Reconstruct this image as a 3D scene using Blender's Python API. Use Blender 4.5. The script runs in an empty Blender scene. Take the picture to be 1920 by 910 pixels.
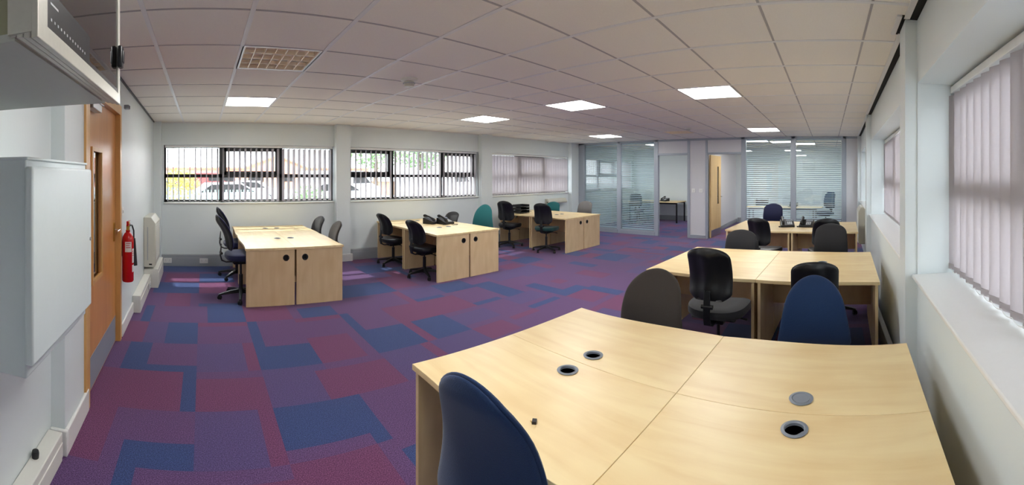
import bpy, bmesh, math, random
from mathutils import Vector, Matrix
random.seed(7)
PI = math.pi
scene = bpy.context.scene
COL = scene.collection

# ------------------------------------------------------------------ helpers
def finish(o, parent=None):
    COL.objects.link(o)
    if parent is not None:
        o.parent = parent
    return o

def tag(o, label=None, cat=None, group=None, kind=None):
    if label: o['label'] = label
    if cat: o['category'] = cat
    if group: o['group'] = group
    if kind: o['kind'] = kind
    return o

def thing(name, label, cat, loc=(0, 0, 0), rz=0.0, group=None):
    o = bpy.data.objects.new(name, None)
    o.empty_display_size = 0.1
    o.location = loc
    o.rotation_euler = (0, 0, rz)
    COL.objects.link(o)
    return tag(o, label, cat, group)

def sthing(name, loc=(0, 0, 0), rz=0.0):
    o = bpy.data.objects.new(name, None)
    o.location = loc
    o.rotation_euler = (0, 0, rz)
    COL.objects.link(o)
    o['kind'] = 'structure'
    return o

class MB:
    def __init__(s):
        s.v = []; s.f = []; s.m = []
    def add(s, vs, fs, mi=0):
        n = len(s.v)
        s.v += [tuple(p) for p in vs]
        s.f += [tuple(i + n for i in f) for f in fs]
        s.m += [mi] * len(fs)
        return s
    def box(s, x0, x1, y0, y1, z0, z1, mi=0):
        vs = [(x0,y0,z0),(x1,y0,z0),(x1,y1,z0),(x0,y1,z0),(x0,y0,z1),(x1,y0,z1),(x1,y1,z1),(x0,y1,z1)]
        return s.add(vs, [(0,3,2,1),(4,5,6,7),(0,1,5,4),(1,2,6,5),(2,3,7,6),(3,0,4,7)], mi)
    def prism(s, pts, z0, z1, mi=0):          # convex polygon in xy
        n = len(pts)
        vs = [(x, y, z0) for x, y in pts] + [(x, y, z1) for x, y in pts]
        fs = [tuple(range(n))[::-1], tuple(range(n, 2*n))] + [(i, (i+1) % n, (i+1) % n + n, i+n) for i in range(n)]
        return s.add(vs, fs, mi)
    def rings(s, rs, mi=0, cap=True):
        n = len(rs[0]); vs = [p for r in rs for p in r]; fs = []
        for k in range(len(rs)-1):
            a = k*n; b = a+n
            for i in range(n):
                j = (i+1) % n
                fs.append((a+i, a+j, b+j, b+i))
        if cap:
            fs.append(tuple(range(n))[::-1]); fs.append(tuple(range((len(rs)-1)*n, len(rs)*n)))
        return s.add(vs, fs, mi)
    def tube(s, p0, p1, r0, r1=None, n=16, mi=0):
        r1 = r0 if r1 is None else r1
        p0 = Vector(p0); p1 = Vector(p1); d = (p1-p0).normalized()
        u = d.orthogonal().normalized(); w = d.cross(u)
        rs = []
        for p, r in ((p0, r0), (p1, r1)):
            rs.append([p + u*math.cos(2*PI*i/n)*r + w*math.sin(2*PI*i/n)*r for i in range(n)])
        return s.rings(rs, mi)
    def path(s, pts, r, n=8, mi=0):
        pts = [Vector(p) for p in pts]; rs = []; u = None
        for k, p in enumerate(pts):
            d = (pts[min(k+1, len(pts)-1)] - pts[max(k-1, 0)]).normalized()
            if u is None: u = d.orthogonal().normalized()
            u = (u - d*u.dot(d)).normalized(); w = d.cross(u)
            rr = r[k] if isinstance(r, (list, tuple)) else r
            rs.append([p + u*math.cos(2*PI*i/n)*rr + w*math.sin(2*PI*i/n)*rr for i in range(n)])
        return s.rings(rs, mi)
    def lathe(s, prof, c=(0, 0, 0), n=24, mi=0, axis='z'):
        rs = []
        for r, z in prof:
            r = max(r, 1e-4); ring = []
            for i in range(n):
                a = 2*PI*i/n; x = r*math.cos(a); y = r*math.sin(a)
                if axis == 'z': q = (c[0]+x, c[1]+y, c[2]+z)
                elif axis == 'x': q = (c[0]+z, c[1]+x, c[2]+y)
                else: q = (c[0]+y, c[1]+z, c[2]+x)
                ring.append(q)
            rs.append(ring)
        return s.rings(rs, mi)
    def mesh(s, name, mats, smooth=True, ang=35):
        me = bpy.data.meshes.new(name)
        me.from_pydata(s.v, [], s.f)
        for m in (mats if isinstance(mats, (list, tuple)) else [mats]):
            me.materials.append(m)
        me.polygons.foreach_set('material_index', s.m)
        bm = bmesh.new(); bm.from_mesh(me)
        bmesh.ops.recalc_face_normals(bm, faces=bm.faces)
        bm.to_mesh(me); bm.free()
        if smooth:
            me.polygons.foreach_set('use_smooth', [True]*len(me.polygons))
            me.set_sharp_from_angle(angle=math.radians(ang))
        me.update()
        return me
    def build(s, name, mats, parent=None, smooth=True, bevel=0, seg=2, ang=35):
        o = bpy.data.objects.new(name, s.mesh(name, mats, smooth, ang))
        finish(o, parent)
        if bevel:
            addbevel(o, bevel, seg)
        return o

def addbevel(o, w, seg=2):
    b = o.modifiers.new('edge', 'BEVEL'); b.width = w; b.segments = seg
    b.limit_method = 'ANGLE'; b.angle_limit = math.radians(40); b.harden_normals = False

def slab_mesh(name, outer, holes, t, mats, bev=0.0):
    """flat plate in xy (outline + holes), thickness t from z=0 up"""
    cu = bpy.data.curves.new('plate', 'CURVE'); cu.dimensions = '2D'; cu.fill_mode = 'BOTH'
    cu.extrude = t/2 - bev; cu.bevel_depth = bev; cu.bevel_resolution = 1
    if bev: cu.offset = -bev
    for pts in [outer] + holes:
        sp = cu.splines.new('POLY'); sp.points.add(len(pts)-1)
        for i, p in enumerate(pts): sp.points[i].co = (p[0], p[1], 0, 1)
        sp.use_cyclic_u = True
    ob = bpy.data.objects.new('plate', cu); COL.objects.link(ob)
    dg = bpy.context.evaluated_depsgraph_get(); dg.update()
    me = bpy.data.meshes.new_from_object(ob.evaluated_get(dg))
    bpy.data.objects.remove(ob); bpy.data.curves.remove(cu)
    me.name = name
    for v in me.vertices: v.co.z += t/2
    me.materials.clear()
    for m in (mats if isinstance(mats, (list, tuple)) else [mats]): me.materials.append(m)
    me.polygons.foreach_set('use_smooth', [False]*len(me.polygons))
    me.update()
    return me

def circ(cx, cy, r, n=28):
    return [(cx + r*math.cos(2*PI*i/n), cy + r*math.sin(2*PI*i/n)) for i in range(n)]
def rect(x0, x1, y0, y1):
    return [(x0, y0), (x1, y0), (x1, y1), (x0, y1)]

def put(name, me, parent=None, M=None):
    if M is not None: me.transform(M)
    o = bpy.data.objects.new(name, me)
    return finish(o, parent)

# plate drawn in (along, up) then stood up.  M maps plate x->world axis, y->z
def M_stand(axis, off):
    if axis == 'x':      # plate x -> world X, plate y -> Z, thickness toward +Y
        return Matrix(((1,0,0,0),(0,0,1,off),(0,1,0,0),(0,0,0,1)))
    return Matrix(((0,0,1,off),(1,0,0,0),(0,1,0,0),(0,0,0,1)))   # plate x -> world Y, thickness toward +X

def copy_tree(o, parent=None):
    c = o.copy(); COL.objects.link(c); c.parent = parent
    for ch in o.children: copy_tree(ch, c)
    return c

# ------------------------------------------------------------------ materials
def srgb(r, g, b):
    f = lambda c: (c/255/12.92) if c/255 <= .04045 else ((c/255+.055)/1.055)**2.4
    return (f(r), f(g), f(b), 1)

def mat(name, col, rough=.5, metal=0, spec=.5, noise=0, nscale=40, bump=0, stretch=None, sheen=0):
    m = bpy.data.materials.new(name); m.use_nodes = True
    nt = m.node_tree; b = nt.nodes['Principled BSDF']
    b.inputs['Base Color'].default_value = col
    b.inputs['Roughness'].default_value = rough
    b.inputs['Metallic'].default_value = metal
    b.inputs['Specular IOR Level'].default_value = spec
    if sheen: b.inputs['Sheen Weight'].default_value = sheen
    tc = nt.nodes.new('ShaderNodeTexCoord'); n = nt.nodes.new('ShaderNodeTexNoise')
    n.inputs['Scale'].default_value = nscale; n.inputs['Detail'].default_value = 3
    if stretch:
        mp = nt.nodes.new('ShaderNodeMapping'); mp.inputs['Scale'].default_value = stretch
        nt.links.new(tc.outputs['Object'], mp.inputs['Vector']); nt.links.new(mp.outputs['Vector'], n.inputs['Vector'])
    else:
        nt.links.new(tc.outputs['Object'], n.inputs['Vector'])
    mx = nt.nodes.new('ShaderNodeMix'); mx.data_type = 'RGBA'
    k = max(noise, .02)
    mx.inputs['A'].default_value = tuple(c*(1-k) for c in col[:3]) + (1,)
    mx.inputs['B'].default_value = tuple(min(1, c*(1+k)) for c in col[:3]) + (1,)
    nt.links.new(n.outputs['Fac'], mx.inputs['Factor']); nt.links.new(mx.outputs['Result'], b.inputs['Base Color'])
    if bump:
        bp = nt.nodes.new('ShaderNodeBump'); bp.inputs['Strength'].default_value = bump; bp.inputs['Distance'].default_value = .002
        nt.links.new(n.outputs['Fac'], bp.inputs['Height']); nt.links.new(bp.outputs['Normal'], b.inputs['Normal'])
    return m

def wood(name, c1, c2, c3, scale, rough=.38, spec=.5):
    m = bpy.data.materials.new(name); m.use_nodes = True
    nt = m.node_tree; b = nt.nodes['Principled BSDF']; L = nt.links.new
    tc = nt.nodes.new('ShaderNodeTexCoord'); mp = nt.nodes.new('ShaderNodeMapping'); mp.inputs['Scale'].default_value = scale
    L(tc.outputs['Object'], mp.inputs['Vector'])
    n1 = nt.nodes.new('ShaderNodeTexNoise'); n1.inputs['Scale'].default_value = 1; n1.inputs['Detail'].default_value = 6; n1.inputs['Distortion'].default_value = .6
    L(mp.outputs['Vector'], n1.inputs['Vector'])
    r = nt.nodes.new('ShaderNodeValToRGB'); e = r.color_ramp.elements
    e[0].position = .3; e[0].color = c1; e[1].position = .62; e[1].color = c2
    L(n1.outputs['Fac'], r.inputs['Fac'])
    n2 = nt.nodes.new('ShaderNodeTexNoise'); n2.inputs['Scale'].default_value = 3.2; n2.inputs['Detail'].default_value = 2
    L(tc.outputs['Object'], n2.inputs['Vector'])
    r2 = nt.nodes.new('ShaderNodeValToRGB'); r2.color_ramp.elements[0].position = .45; r2.color_ramp.elements[1].position = .75
    L(n2.outputs['Fac'], r2.inputs['Fac'])
    mth = nt.nodes.new('ShaderNodeMath'); mth.operation = 'MULTIPLY'; mth.inputs[1].default_value = .45
    L(r2.outputs['Color'], mth.inputs[0])
    mx = nt.nodes.new('ShaderNodeMix'); mx.data_type = 'RGBA'; mx.inputs['B'].default_value = c3
    L(mth.outputs[0], mx.inputs['Factor']); L(r.outputs['Color'], mx.inputs['A']); L(mx.outputs['Result'], b.inputs['Base Color'])
    b.inputs['Roughness'].default_value = rough; b.inputs['Specular IOR Level'].default_value = spec
    return m

def emit(name, col, s):
    m = bpy.data.materials.new(name); m.use_nodes = True; nt = m.node_tree
    nt.nodes.remove(nt.nodes['Principled BSDF']); e = nt.nodes.new('ShaderNodeEmission')
    e.inputs['Color'].default_value = col; e.inputs['Strength'].default_value = s
    nt.links.new(e.outputs[0], nt.nodes['Material Output'].inputs['Surface']); return m

def glass(name, tint=(1, 1, 1, 1), refl=.08):
    m = bpy.data.materials.new(name); m.use_nodes = True; nt = m.node_tree
    nt.nodes.remove(nt.nodes['Principled BSDF'])
    t = nt.nodes.new('ShaderNodeBsdfTransparent'); t.inputs['Color'].default_value = tint
    g = nt.nodes.new('ShaderNodeBsdfGlossy'); g.inputs['Roughness'].default_value = .02
    fr = nt.nodes.new('ShaderNodeLayerWeight'); fr.inputs['Blend'].default_value = .35
    mm = nt.nodes.new('ShaderNodeMath'); mm.operation = 'MULTIPLY_ADD'; mm.inputs[1].default_value = .5; mm.inputs[2].default_value = refl
    mx = nt.nodes.new('ShaderNodeMixShader')
    nt.links.new(fr.outputs['Fresnel'], mm.inputs[0]); nt.links.new(mm.outputs[0], mx.inputs['Fac'])
    nt.links.new(t.outputs[0], mx.inputs[1]); nt.links.new(g.outputs[0], mx.inputs[2])
    nt.links.new(mx.outputs[0], nt.nodes['Material Output'].inputs['Surface']); return m

def cloth(name, col, trans=.45):
    m = bpy.data.materials.new(name); m.use_nodes = True; nt = m.node_tree
    nt.nodes.remove(nt.nodes['Principled BSDF'])
    d = nt.nodes.new('ShaderNodeBsdfDiffuse'); d.inputs['Color'].default_value = col
    t = nt.nodes.new('ShaderNodeBsdfTranslucent'); t.inputs['Color'].default_value = col
    mx = nt.nodes.new('ShaderNodeMixShader'); mx.inputs['Fac'].default_value = trans
    nz = nt.nodes.new('ShaderNodeTexNoise'); nz.inputs['Scale'].default_value = 300
    bp = nt.nodes.new('ShaderNodeBump'); bp.inputs['Strength'].default_value = .1; bp.inputs['Distance'].default_value = .001
    nt.links.new(nz.outputs['Fac'], bp.inputs['Height']); nt.links.new(bp.outputs['Normal'], d.inputs['Normal'])
    nt.links.new(d.outputs[0], mx.inputs[1]); nt.links.new(t.outputs[0], mx.inputs[2])
    nt.links.new(mx.outputs[0], nt.nodes['Material Output'].inputs['Surface']); return m

def carpet(name, col, col2):
    m = bpy.data.materials.new(name); m.use_nodes = True; nt = m.node_tree; L = nt.links.new
    b = nt.nodes['Principled BSDF']; b.inputs['Roughness'].default_value = .95; b.inputs['Specular IOR Level'].default_value = .1
    b.inputs['Sheen Weight'].default_value = .15
    tc = nt.nodes.new('ShaderNodeTexCoord')
    n = nt.nodes.new('ShaderNodeTexNoise'); n.inputs['Scale'].default_value = 165; n.inputs['Detail'].default_value = 4; n.inputs['Roughness'].default_value = .75
    L(tc.outputs['Object'], n.inputs['Vector'])
    r = nt.nodes.new('ShaderNodeValToRGB'); e = r.color_ramp.elements
    e[0].position = .36; e[0].color = tuple(c*.4 for c in col[:3])+(1,); e[1].position = .66; e[1].color = col2
    x = e.new(.5); x.color = col
    L(n.outputs['Fac'], r.inputs['Fac']); L(r.outputs['Color'], b.inputs['Base Color'])
    bp = nt.nodes.new('ShaderNodeBump'); bp.inputs['Strength'].default_value = .5; bp.inputs['Distance'].default_value = .003
    L(n.outputs['Fac'], bp.inputs['Height']); L(bp.outputs['Normal'], b.inputs['Normal'])
    return m

M = dict(
    wall=mat('wall_paint', srgb(222, 230, 231), .45, spec=.35, noise=.015, nscale=3, bump=.0),
    ceil=mat('ceiling_tile', srgb(236, 232, 224), .9, noise=.05, nscale=120, bump=.25),
    tbar=mat('ceiling_grid', srgb(226, 226, 226), .45, noise=.02),
    tbarc=mat('ceiling_cross_bar_shaded', srgb(172, 168, 168), .6, noise=.02),  # same grid bars, greyed to paint in their thin shadow lines
    kick=mat('kick_plate_grey', srgb(150, 156, 168), .5, metal=.2),
    white=mat('white_gloss', srgb(232, 233, 230), .3, noise=.01),
    offw=mat('white_plastic', srgb(222, 222, 214), .4, noise=.01),
    cream=mat('cream_plastic', srgb(206, 204, 190), .45, noise=.02),
    trunk=mat('grey_trunking', srgb(158, 163, 168), .4, noise=.02),
    cab=mat('cabinet_enamel', srgb(208, 219, 221), .35, noise=.01),
    frameg=mat('grey_aluminium', srgb(168, 176, 186), .45, metal=.2, noise=.02),
    panel=mat('partition_board', srgb(214, 214, 217), .6, noise=.015),
    black=mat('black_plastic', srgb(22, 23, 26), .4, noise=.1),
    blackm=mat('black_frame', srgb(24, 25, 28), .45, noise=.05),
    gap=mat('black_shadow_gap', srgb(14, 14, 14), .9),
    bleath=mat('black_leather', srgb(24, 26, 30), .42, noise=.15, nscale=60, bump=.3),
    bfab=mat('black_fabric', srgb(30, 30, 34), .9, noise=.25, nscale=300, bump=.3, sheen=.15),
    char=mat('charcoal_fabric', srgb(58, 52, 48), .95, noise=.3, nscale=320, bump=.4, sheen=.2),
    grey=mat('grey_fabric', srgb(112, 110, 110), .95, noise=.25, nscale=320, bump=.4, sheen=.2),
    navy=mat('navy_fabric', srgb(18, 46, 86), .95, noise=.3, nscale=320, bump=.4, sheen=.2),
    dnavy=mat('dark_navy_fabric', srgb(22, 28, 66), .95, noise=.3, nscale=320, bump=.4, sheen=.2),
    teal=mat('teal_fabric', srgb(20, 96, 100), .95, noise=.2, nscale=320, bump=.4, sheen=.2),
    dgreen=mat('dark_green_fabric', srgb(12, 58, 56), .95, noise=.2, nscale=320, bump=.4, sheen=.2),
    steel=mat('brushed_steel', srgb(170, 170, 172), .3, metal=.9, noise=.05, nscale=200),
    silver=mat('silver_moulding', srgb(196, 195, 185), .38, metal=.35, noise=.06, nscale=90),
    chrome=mat('chrome', srgb(210, 210, 212), .15, metal=1),
    brass=mat('brass', srgb(190, 150, 70), .3, metal=.9),
    red=mat('red_enamel', srgb(200, 18, 22), .25, noise=.03),
    paper=mat('label_paper', srgb(232, 228, 224), .7),
    yellow=mat('yellow_plastic', srgb(224, 176, 20), .5),
    olive=mat('olive_side_panel', srgb(150, 150, 122), .5, noise=.04),
    rackb=mat('rack_underside', srgb(176, 180, 174), .5, noise=.03),
    grom=mat('grey_grommet', srgb(128, 136, 146), .4, noise=.03),
    dark=mat('dark_interior', srgb(16, 14, 14), .8),
    led=mat('pale_button', srgb(200, 205, 208), .4),
    maple=wood('maple_top', srgb(236, 208, 154), srgb(247, 225, 174), srgb(226, 190, 134), (14, 1.6, 14), .36),
    maplev=wood('maple_panel', srgb(224, 196, 148), srgb(236, 211, 166), srgb(216, 184, 134), (9, 9, 1.3), .42),
    edge=mat('maple_edge', srgb(196, 170, 128), .45, noise=.05, nscale=20),
    beech=wood('door_veneer', srgb(202, 138, 76), srgb(214, 152, 88), srgb(196, 128, 68), (12, 12, .8), .28),
    beechf=wood('door_frame_wood', srgb(208, 158, 92), srgb(220, 172, 106), srgb(198, 146, 82), (12, 12, .8), .35),
    oak=wood('pale_door_veneer', srgb(196, 164, 110), srgb(212, 182, 128), srgb(190, 156, 104), (12, 12, .8), .4),
    lamp=emit('lit_diffuser', (1, .985, .96, 1), 12.0),
    louv=mat('louvre_reflector', srgb(246, 230, 206), .35, metal=.0, noise=.1, nscale=12),
    glass=glass('window_glass', (.96, .98, .97, 1), .04),
    pglass=glass('partition_glass', (.93, .98, .98, 1), .05),
    tglass=glass('tinted_glass', (.22, .21, .22, 1), .38),
    slat=cloth('blind_fabric', srgb(208, 203, 205), .52),
    vene=mat('venetian_slat', srgb(214, 226, 236), .4, metal=.0, noise=.02),
    ca=carpet('purple_carpet', srgb(92, 64, 110), srgb(136, 104, 154)),
    cb=carpet('blue_carpet', srgb(52, 68, 118), srgb(82, 104, 158)),
    cm=carpet('maroon_carpet', srgb(106, 58, 98), srgb(150, 94, 134)),
    cv=carpet('violet_carpet', srgb(82, 68, 116), srgb(120, 104, 158)),
    tarmac=mat('tarmac', srgb(170, 172, 174), .9, noise=.1, nscale=3),
    brick=mat('orange_brick', srgb(196, 132, 108), .9, noise=.15, nscale=12),
    metroof=mat('pale_metal_roof', srgb(208, 212, 216), .5, noise=.03),
    leaf=mat('green_leaves', srgb(104, 136, 84), .7, noise=.35, nscale=9),
    leafy=mat('yellow_leaves', srgb(184, 172, 70), .7, noise=.35, nscale=9),
    bark=mat('bark', srgb(92, 76, 60), .9, noise=.2),
    carw=mat('white_car_paint', srgb(226, 228, 230), .25),
    cars=mat('silver_car_paint', srgb(190, 196, 202), .3, metal=.1),
    carb=mat('blue_car_paint', srgb(70, 110, 170), .3),
    carr=mat('red_lorry_paint', srgb(196, 54, 50), .35),
    tyre=mat('tyre_rubber', srgb(26, 26, 28), .8),
    fenceg=mat('green_fence_paint', srgb(120, 156, 146), .5),
    terr=mat('terracotta_trim', srgb(206, 104, 78), .6),
)

# ------------------------------------------------------------------ dimensions
CZ = 2.56          # ceiling height
WY = 7.12          # window wall face
RY = -.54          # right wall face
PX = 9.65          # partition face
BX = 13.4          # far wall of the two small offices
LX = -.86          # left wall (near, recessed part)

# ------------------------------------------------------------------ floor
def carpet_floor():
    TX, TY, OX, OY = .53, .545, -.05, 2.70
    N = 5
    i0 = -3; i1 = 26; j0 = -7; j1 = 9
    P_, B_, R_, V_ = 0, 1, 2, 3
    nx = (i1-i0)*N; ny = (j1-j0)*N
    g = [[P_]*ny for _ in range(nx)]
    rnd = random.Random(23)
    last = {}
    for i in range(i0, i1):
        for j in range(j0, j1):
            opts = [P_, P_, P_, B_, R_, V_, V_]
            c = rnd.choice(opts)
            while c == last.get((i-1, j)) or (c == last.get((i, j-1)) and rnd.random() < .7): c = rnd.choice(opts)
            last[(i, j)] = c
            c2 = rnd.choice([q for q in (B_, R_, V_, P_, P_) if q != c])
            kx = rnd.choice([0, 1, 1, 2]); ky = rnd.choice([0, 0, 1, 2]); fx = rnd.random() < .5; fy = rnd.random() < .5
            for a in range(N):
                for b in range(N):
                    aa = a if fx else N-1-a; bb = b if fy else N-1-b
                    g[(i-i0)*N+a][(j-j0)*N+b] = c2 if (aa < kx or bb < ky) else c
    def paint(c, x0, x1, y0, y1):
        a0 = round((x0-OX)/TX*N) - i0*N; a1 = round((x1-OX)/TX*N) - i0*N
        b0 = round((y0-OY)/TY*N) - j0*N; b1 = round((y1-OY)/TY*N) - j0*N
        for a in range(max(a0, 0), min(a1, nx)):
            for b in range(max(b0, 0), min(b1, ny)): g[a][b] = c
    paint(P_, -1.1, 2.6, 1.0, 7.1); paint(P_, 2.6, 6.4, 2.7, 5.43)
    for c, x0, x1, y0, y1 in [
        (V_, -.05, .48, 2.16, 2.70), (V_, -.58, -.05, 3.79, 4.33), (P_, -.58, -.05, 2.16, 2.70), (V_, .48, 1.01, 2.70, 3.25),
        (V_, -.05, .48, 3.25, 3.79), (V_, 1.53, 2.06, 2.70, 3.30), (V_, 2.1, 2.6, 2.70, 3.25), (P_, 1.01, 1.53, 2.16, 2.70),
        (B_, -.65, .5, 6.6, 7.1), (R_, -.60, -.09, 6.0, 6.54), (B_, -.64, -.05, 5.43, 5.98), (B_, -.05, .48, 6.0, 6.54), (R_, -.05, .48, 5.43, 5.98),
        (R_, -.48, -.15, 4.88, 5.43), (B_, -.68, -.57, 4.33, 4.88), (B_, -.05, .48, 4.88, 5.02), (B_, .06, .48, 4.33, 4.88),
        (R_, -.05, .48, 4.22, 4.33), (R_, .48, 1.0, 4.33, 4.88), (R_, -1.0, -.57, 3.79, 4.33), (B_, -.42, -.05, 3.79, 4.33),
        (B_, -.68, -.52, 3.25, 3.79), (B_, -.57, -.05, 3.25, 3.38), (R_, .37, .48, 3.25, 3.79), (B_, .48, .6, 3.25, 4.33),
        (B_, .48, 1.05, 3.25, 3.72), (R_, 1.02, 1.45, 3.25, 3.79), (B_, 1.53, 1.65, 3.25, 4.33), (B_, 1.53, 2.06, 3.25, 3.76),
        (B_, 1.07, 1.53, 4.33, 4.7), (R_, 1.01, 1.53, 4.2, 4.33), (R_, 2.06, 2.17, 3.25, 3.79), (B_, 2.17, 2.6, 3.25, 3.79), (R_, 2.06, 2.6, 3.82, 4.3),
        (R_, 1.95, 2.06, 2.87, 3.25), (R_, -1.0, -.15, 2.70, 3.25), (R_, -.02, .48, 2.70, 3.14), (B_, -.15, -.05, 2.7, 3.25),
        (R_, -.9, -.6, 2.16, 2.70), (B_, -.52, -.02, 2.16, 2.32), (B_, -.52, -.38, 1.6, 2.2), (R_, -.02, .48, 1.5, 2.08),
        (R_, .88, 1.53, 2.70, 3.14), (B_, .48, 1.12, 2.29, 2.70), (B_, 1.0, 1.12, 2.16, 2.6), (R_, .38, .48, 2.16, 2.70),
        (R_, .48, 1.0, 1.6, 2.16), (B_, 1.1, 1.5, 1.6, 2.1), (R_, 1.55, 1.9, 2.2, 2.6),
        (B_, 1.79, 2.59, 4.88, 5.40), (R_, 2.59, 3.0, 5.0, 5.43), (R_, 2.48, 2.6, 4.38, 4.88), (B_, 2.6, 3.05, 4.35, 4.46), (V_, 2.6, 3.1, 4.46, 4.88),
        (R_, 2.6, 3.1, 3.76, 4.3), (R_, 2.59, 3.0, 2.9, 3.25), (B_, 3.12, 3.65, 4.4, 4.88), (B_, 3.12, 3.6, 3.79, 3.92), (V_, 2.6, 3.1, 3.3, 3.72),
        (R_, 3.12, 3.6, 3.15, 3.28), (B_, 3.7, 4.0, 3.79, 4.5), (B_, 3.6, 4.05, 3.28, 3.40), (B_, 4.2, 4.4, 3.3, 4.0), (B_, 4.2, 4.7, 3.25, 3.45), (V_, 3.6, 4.1, 3.45, 3.79),
        (R_, 4.17, 4.65, 2.8, 3.2), (B_, 4.65, 4.8, 2.7, 3.28), (R_, 5.2, 5.6, 3.3, 3.85), (R_, 4.65, 4.8, 3.7, 3.85), (B_, 5.25, 5.8, 5.0, 5.43), (R_, 5.3, 5.5, 4.4, 4.88),
        (B_, 5.8, 6.0, 3.95, 4.4), (V_, 4.65, 5.2, 4.33, 4.88), (V_, 5.8, 6.3, 2.7, 3.25), (R_, 3.3, 3.7, 4.9, 5.1), (V_, 4.1, 4.65, 4.4, 4.88), (R_, 4.7, 5.1, 4.9, 5.2)]:
        paint(c, x0, x1, y0, y1)
    # snap fine pattern onto a mesh of small quads (one continuous carpet surface)
    vs = []; fs = []; mi = []
    for a in range(nx+1):
        for b in range(ny+1):
            vs.append((OX+(a+i0*N)*TX/N, OY+(b+j0*N)*TY/N, 0))
    for a in range(nx):
        for b in range(ny):
            k = a*(ny+1)+b
            fs.append((k, k+ny+1, k+ny+2, k+1)); mi.append(g[a][b])
    me = bpy.data.meshes.new('floor'); me.from_pydata(vs, [], fs)
    for m in (M['ca'], M['cb'], M['cm'], M['cv']): me.materials.append(m)
    me.polygons.foreach_set('material_index', mi)
    o = bpy.data.objects.new('floor', me); COL.objects.link(o); o['kind'] = 'structure'
carpet_floor()

# ------------------------------------------------------------------ walls
def struct(name, me, M_=None):
    o = put(name, me, None, M_); o['kind'] = 'structure'; return o

WIN = [(-.70, 2.44), (2.72, 5.90), (6.22, 9.30), (9.95, 13.2)]      # window wall openings
ZS, ZH = 1.12, 2.155
def plate(outer, holes, t, m, name='wall'): return slab_mesh(name, outer, holes, t, m)
struct('wall_windows', plate(rect(-1.3, 13.6, 0, 2.75), [rect(a, b, ZS, ZH) for a, b in WIN], .30, M['wall']), M_stand('x', WY))
RWIN = [(-.75, 2.37), (2.62, 6.16), (6.44, 9.48), (9.85, 13.1)]     # right wall openings
ZSR = 1.0
struct('wall_right', plate(rect(-1.3, 13.6, 0, 2.75), [rect(a, b, ZSR, 2.165) for a, b in RWIN], .36, M['wall']), M_stand('x', RY-.36))
struct('wall_office_back', MB().box(BX, BX+.15, RY-1.0, WY+.3, 0, 2.75).mesh('w', M['wall']))
struct('wall_office_divider', MB().box(PX+.09, BX, 3.17, 3.27, 0, CZ).mesh('w', M['panel']))
# left wall: near recessed part, then the thicker part that carries the door
struct('wall_left_near', MB().box(LX-.2, LX, RY-.3, 2.149, 0, 2.75).mesh('w', M['wall']))
LROT = .0192
def lw(s, out, z=0):     # a point on the long left wall: s along, out into the room
    return (-.775 + out*math.cos(LROT) - (s-2.15)*math.sin(LROT), 2.15 + out*math.sin(LROT) + (s-2.15)*math.cos(LROT), z)
wl = struct('wall_left', plate(rect(0, 5.15, 0, 2.75), [rect(.44, 1.69, -.01, 2.27)] if False else [], .2, M['wall']))
bpy.data.objects.remove(wl)
outline = [(0, 0), (.46, 0), (.46, 2.22), (1.66, 2.22), (1.66, 0), (5.2, 0), (5.2, 2.75), (0, 2.75)]
wl = struct('wall_left', plate(outline, [], .25, M['wall']), M_stand('y', -.25))
wl.location = (-.775, 2.15, 0); wl.rotation_euler = (0, 0, LROT)
# dark lobby behind the glazed slot of the door is closed by the wall's own backing
wb = struct('wall_lobby', MB().box(-1.35, -1.3, 2.2, 4.6, 0, 2.6).mesh('w', M['wall']))

n_trim = [0]
def trim(mb_or_mesh, m=None, bevel=0, loc=None, rz=0):
    n_trim[0] += 1
    o = mb_or_mesh.build('trim_%d' % n_trim[0], m, None, bevel=bevel)
    o['kind'] = 'structure'
    if loc: o.location = loc; o.rotation_euler = (0, 0, rz)
    return o

# pilasters
n_pil = 0
for k, (a, b) in enumerate([(-1.0, -.73), (2.44, 2.72), (5.90, 6.22), (9.30, 9.70)]):
    trim(MB().box(a, b, WY-.13, WY+.02, 0, CZ), M['wall'])
for a, b in [(2.38, 2.60), (6.17, 6.42), (9.5, 9.75)]:
    trim(MB().box(a, b, RY-.02, RY+.075, 0, CZ), M['wall'])
# skirtings
def skirt(side, mb, loc=None, rz=0, m='white'):
    o = mb.build('baseboard_'+side, M[m], None, bevel=.008); o['kind'] = 'structure'
    if loc: o.location = loc; o.rotation_euler = (0, 0, rz)
skirt('left', MB().box(0, .022, 0, .46, 0, .15).box(-.085, .022, -.022, 0, 0, .15), (-.775, 2.15, 0), LROT)
skirt('left', MB().box(0, .022, 1.72, 2.42, 0, .13), (-.775, 2.15, 0), LROT)
skirt('windows', MB().box(2.40, 2.76, WY-.155, WY-.13, 0, .14))
skirt('windows', MB().box(5.86, 6.26, WY-.155, WY-.13, 0, .14))
skirt('right', MB().box(2.36, 2.62, RY+.075, RY+.095, 0, .14))
skirt('right', MB().box(6.15, 6.52, RY+.075, RY+.095, 0, .14))
skirt('back', MB().box(BX-.06, BX, 3.3, WY, 0, .17), m='trunk')
skirt('back', MB().box(BX-.06, BX, RY-.3, 3.1, 0, .17), m='trunk')
skirt('divider', MB().box(PX+.2, BX, 3.14, 3.17, 0, .12), m='trunk')

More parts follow.
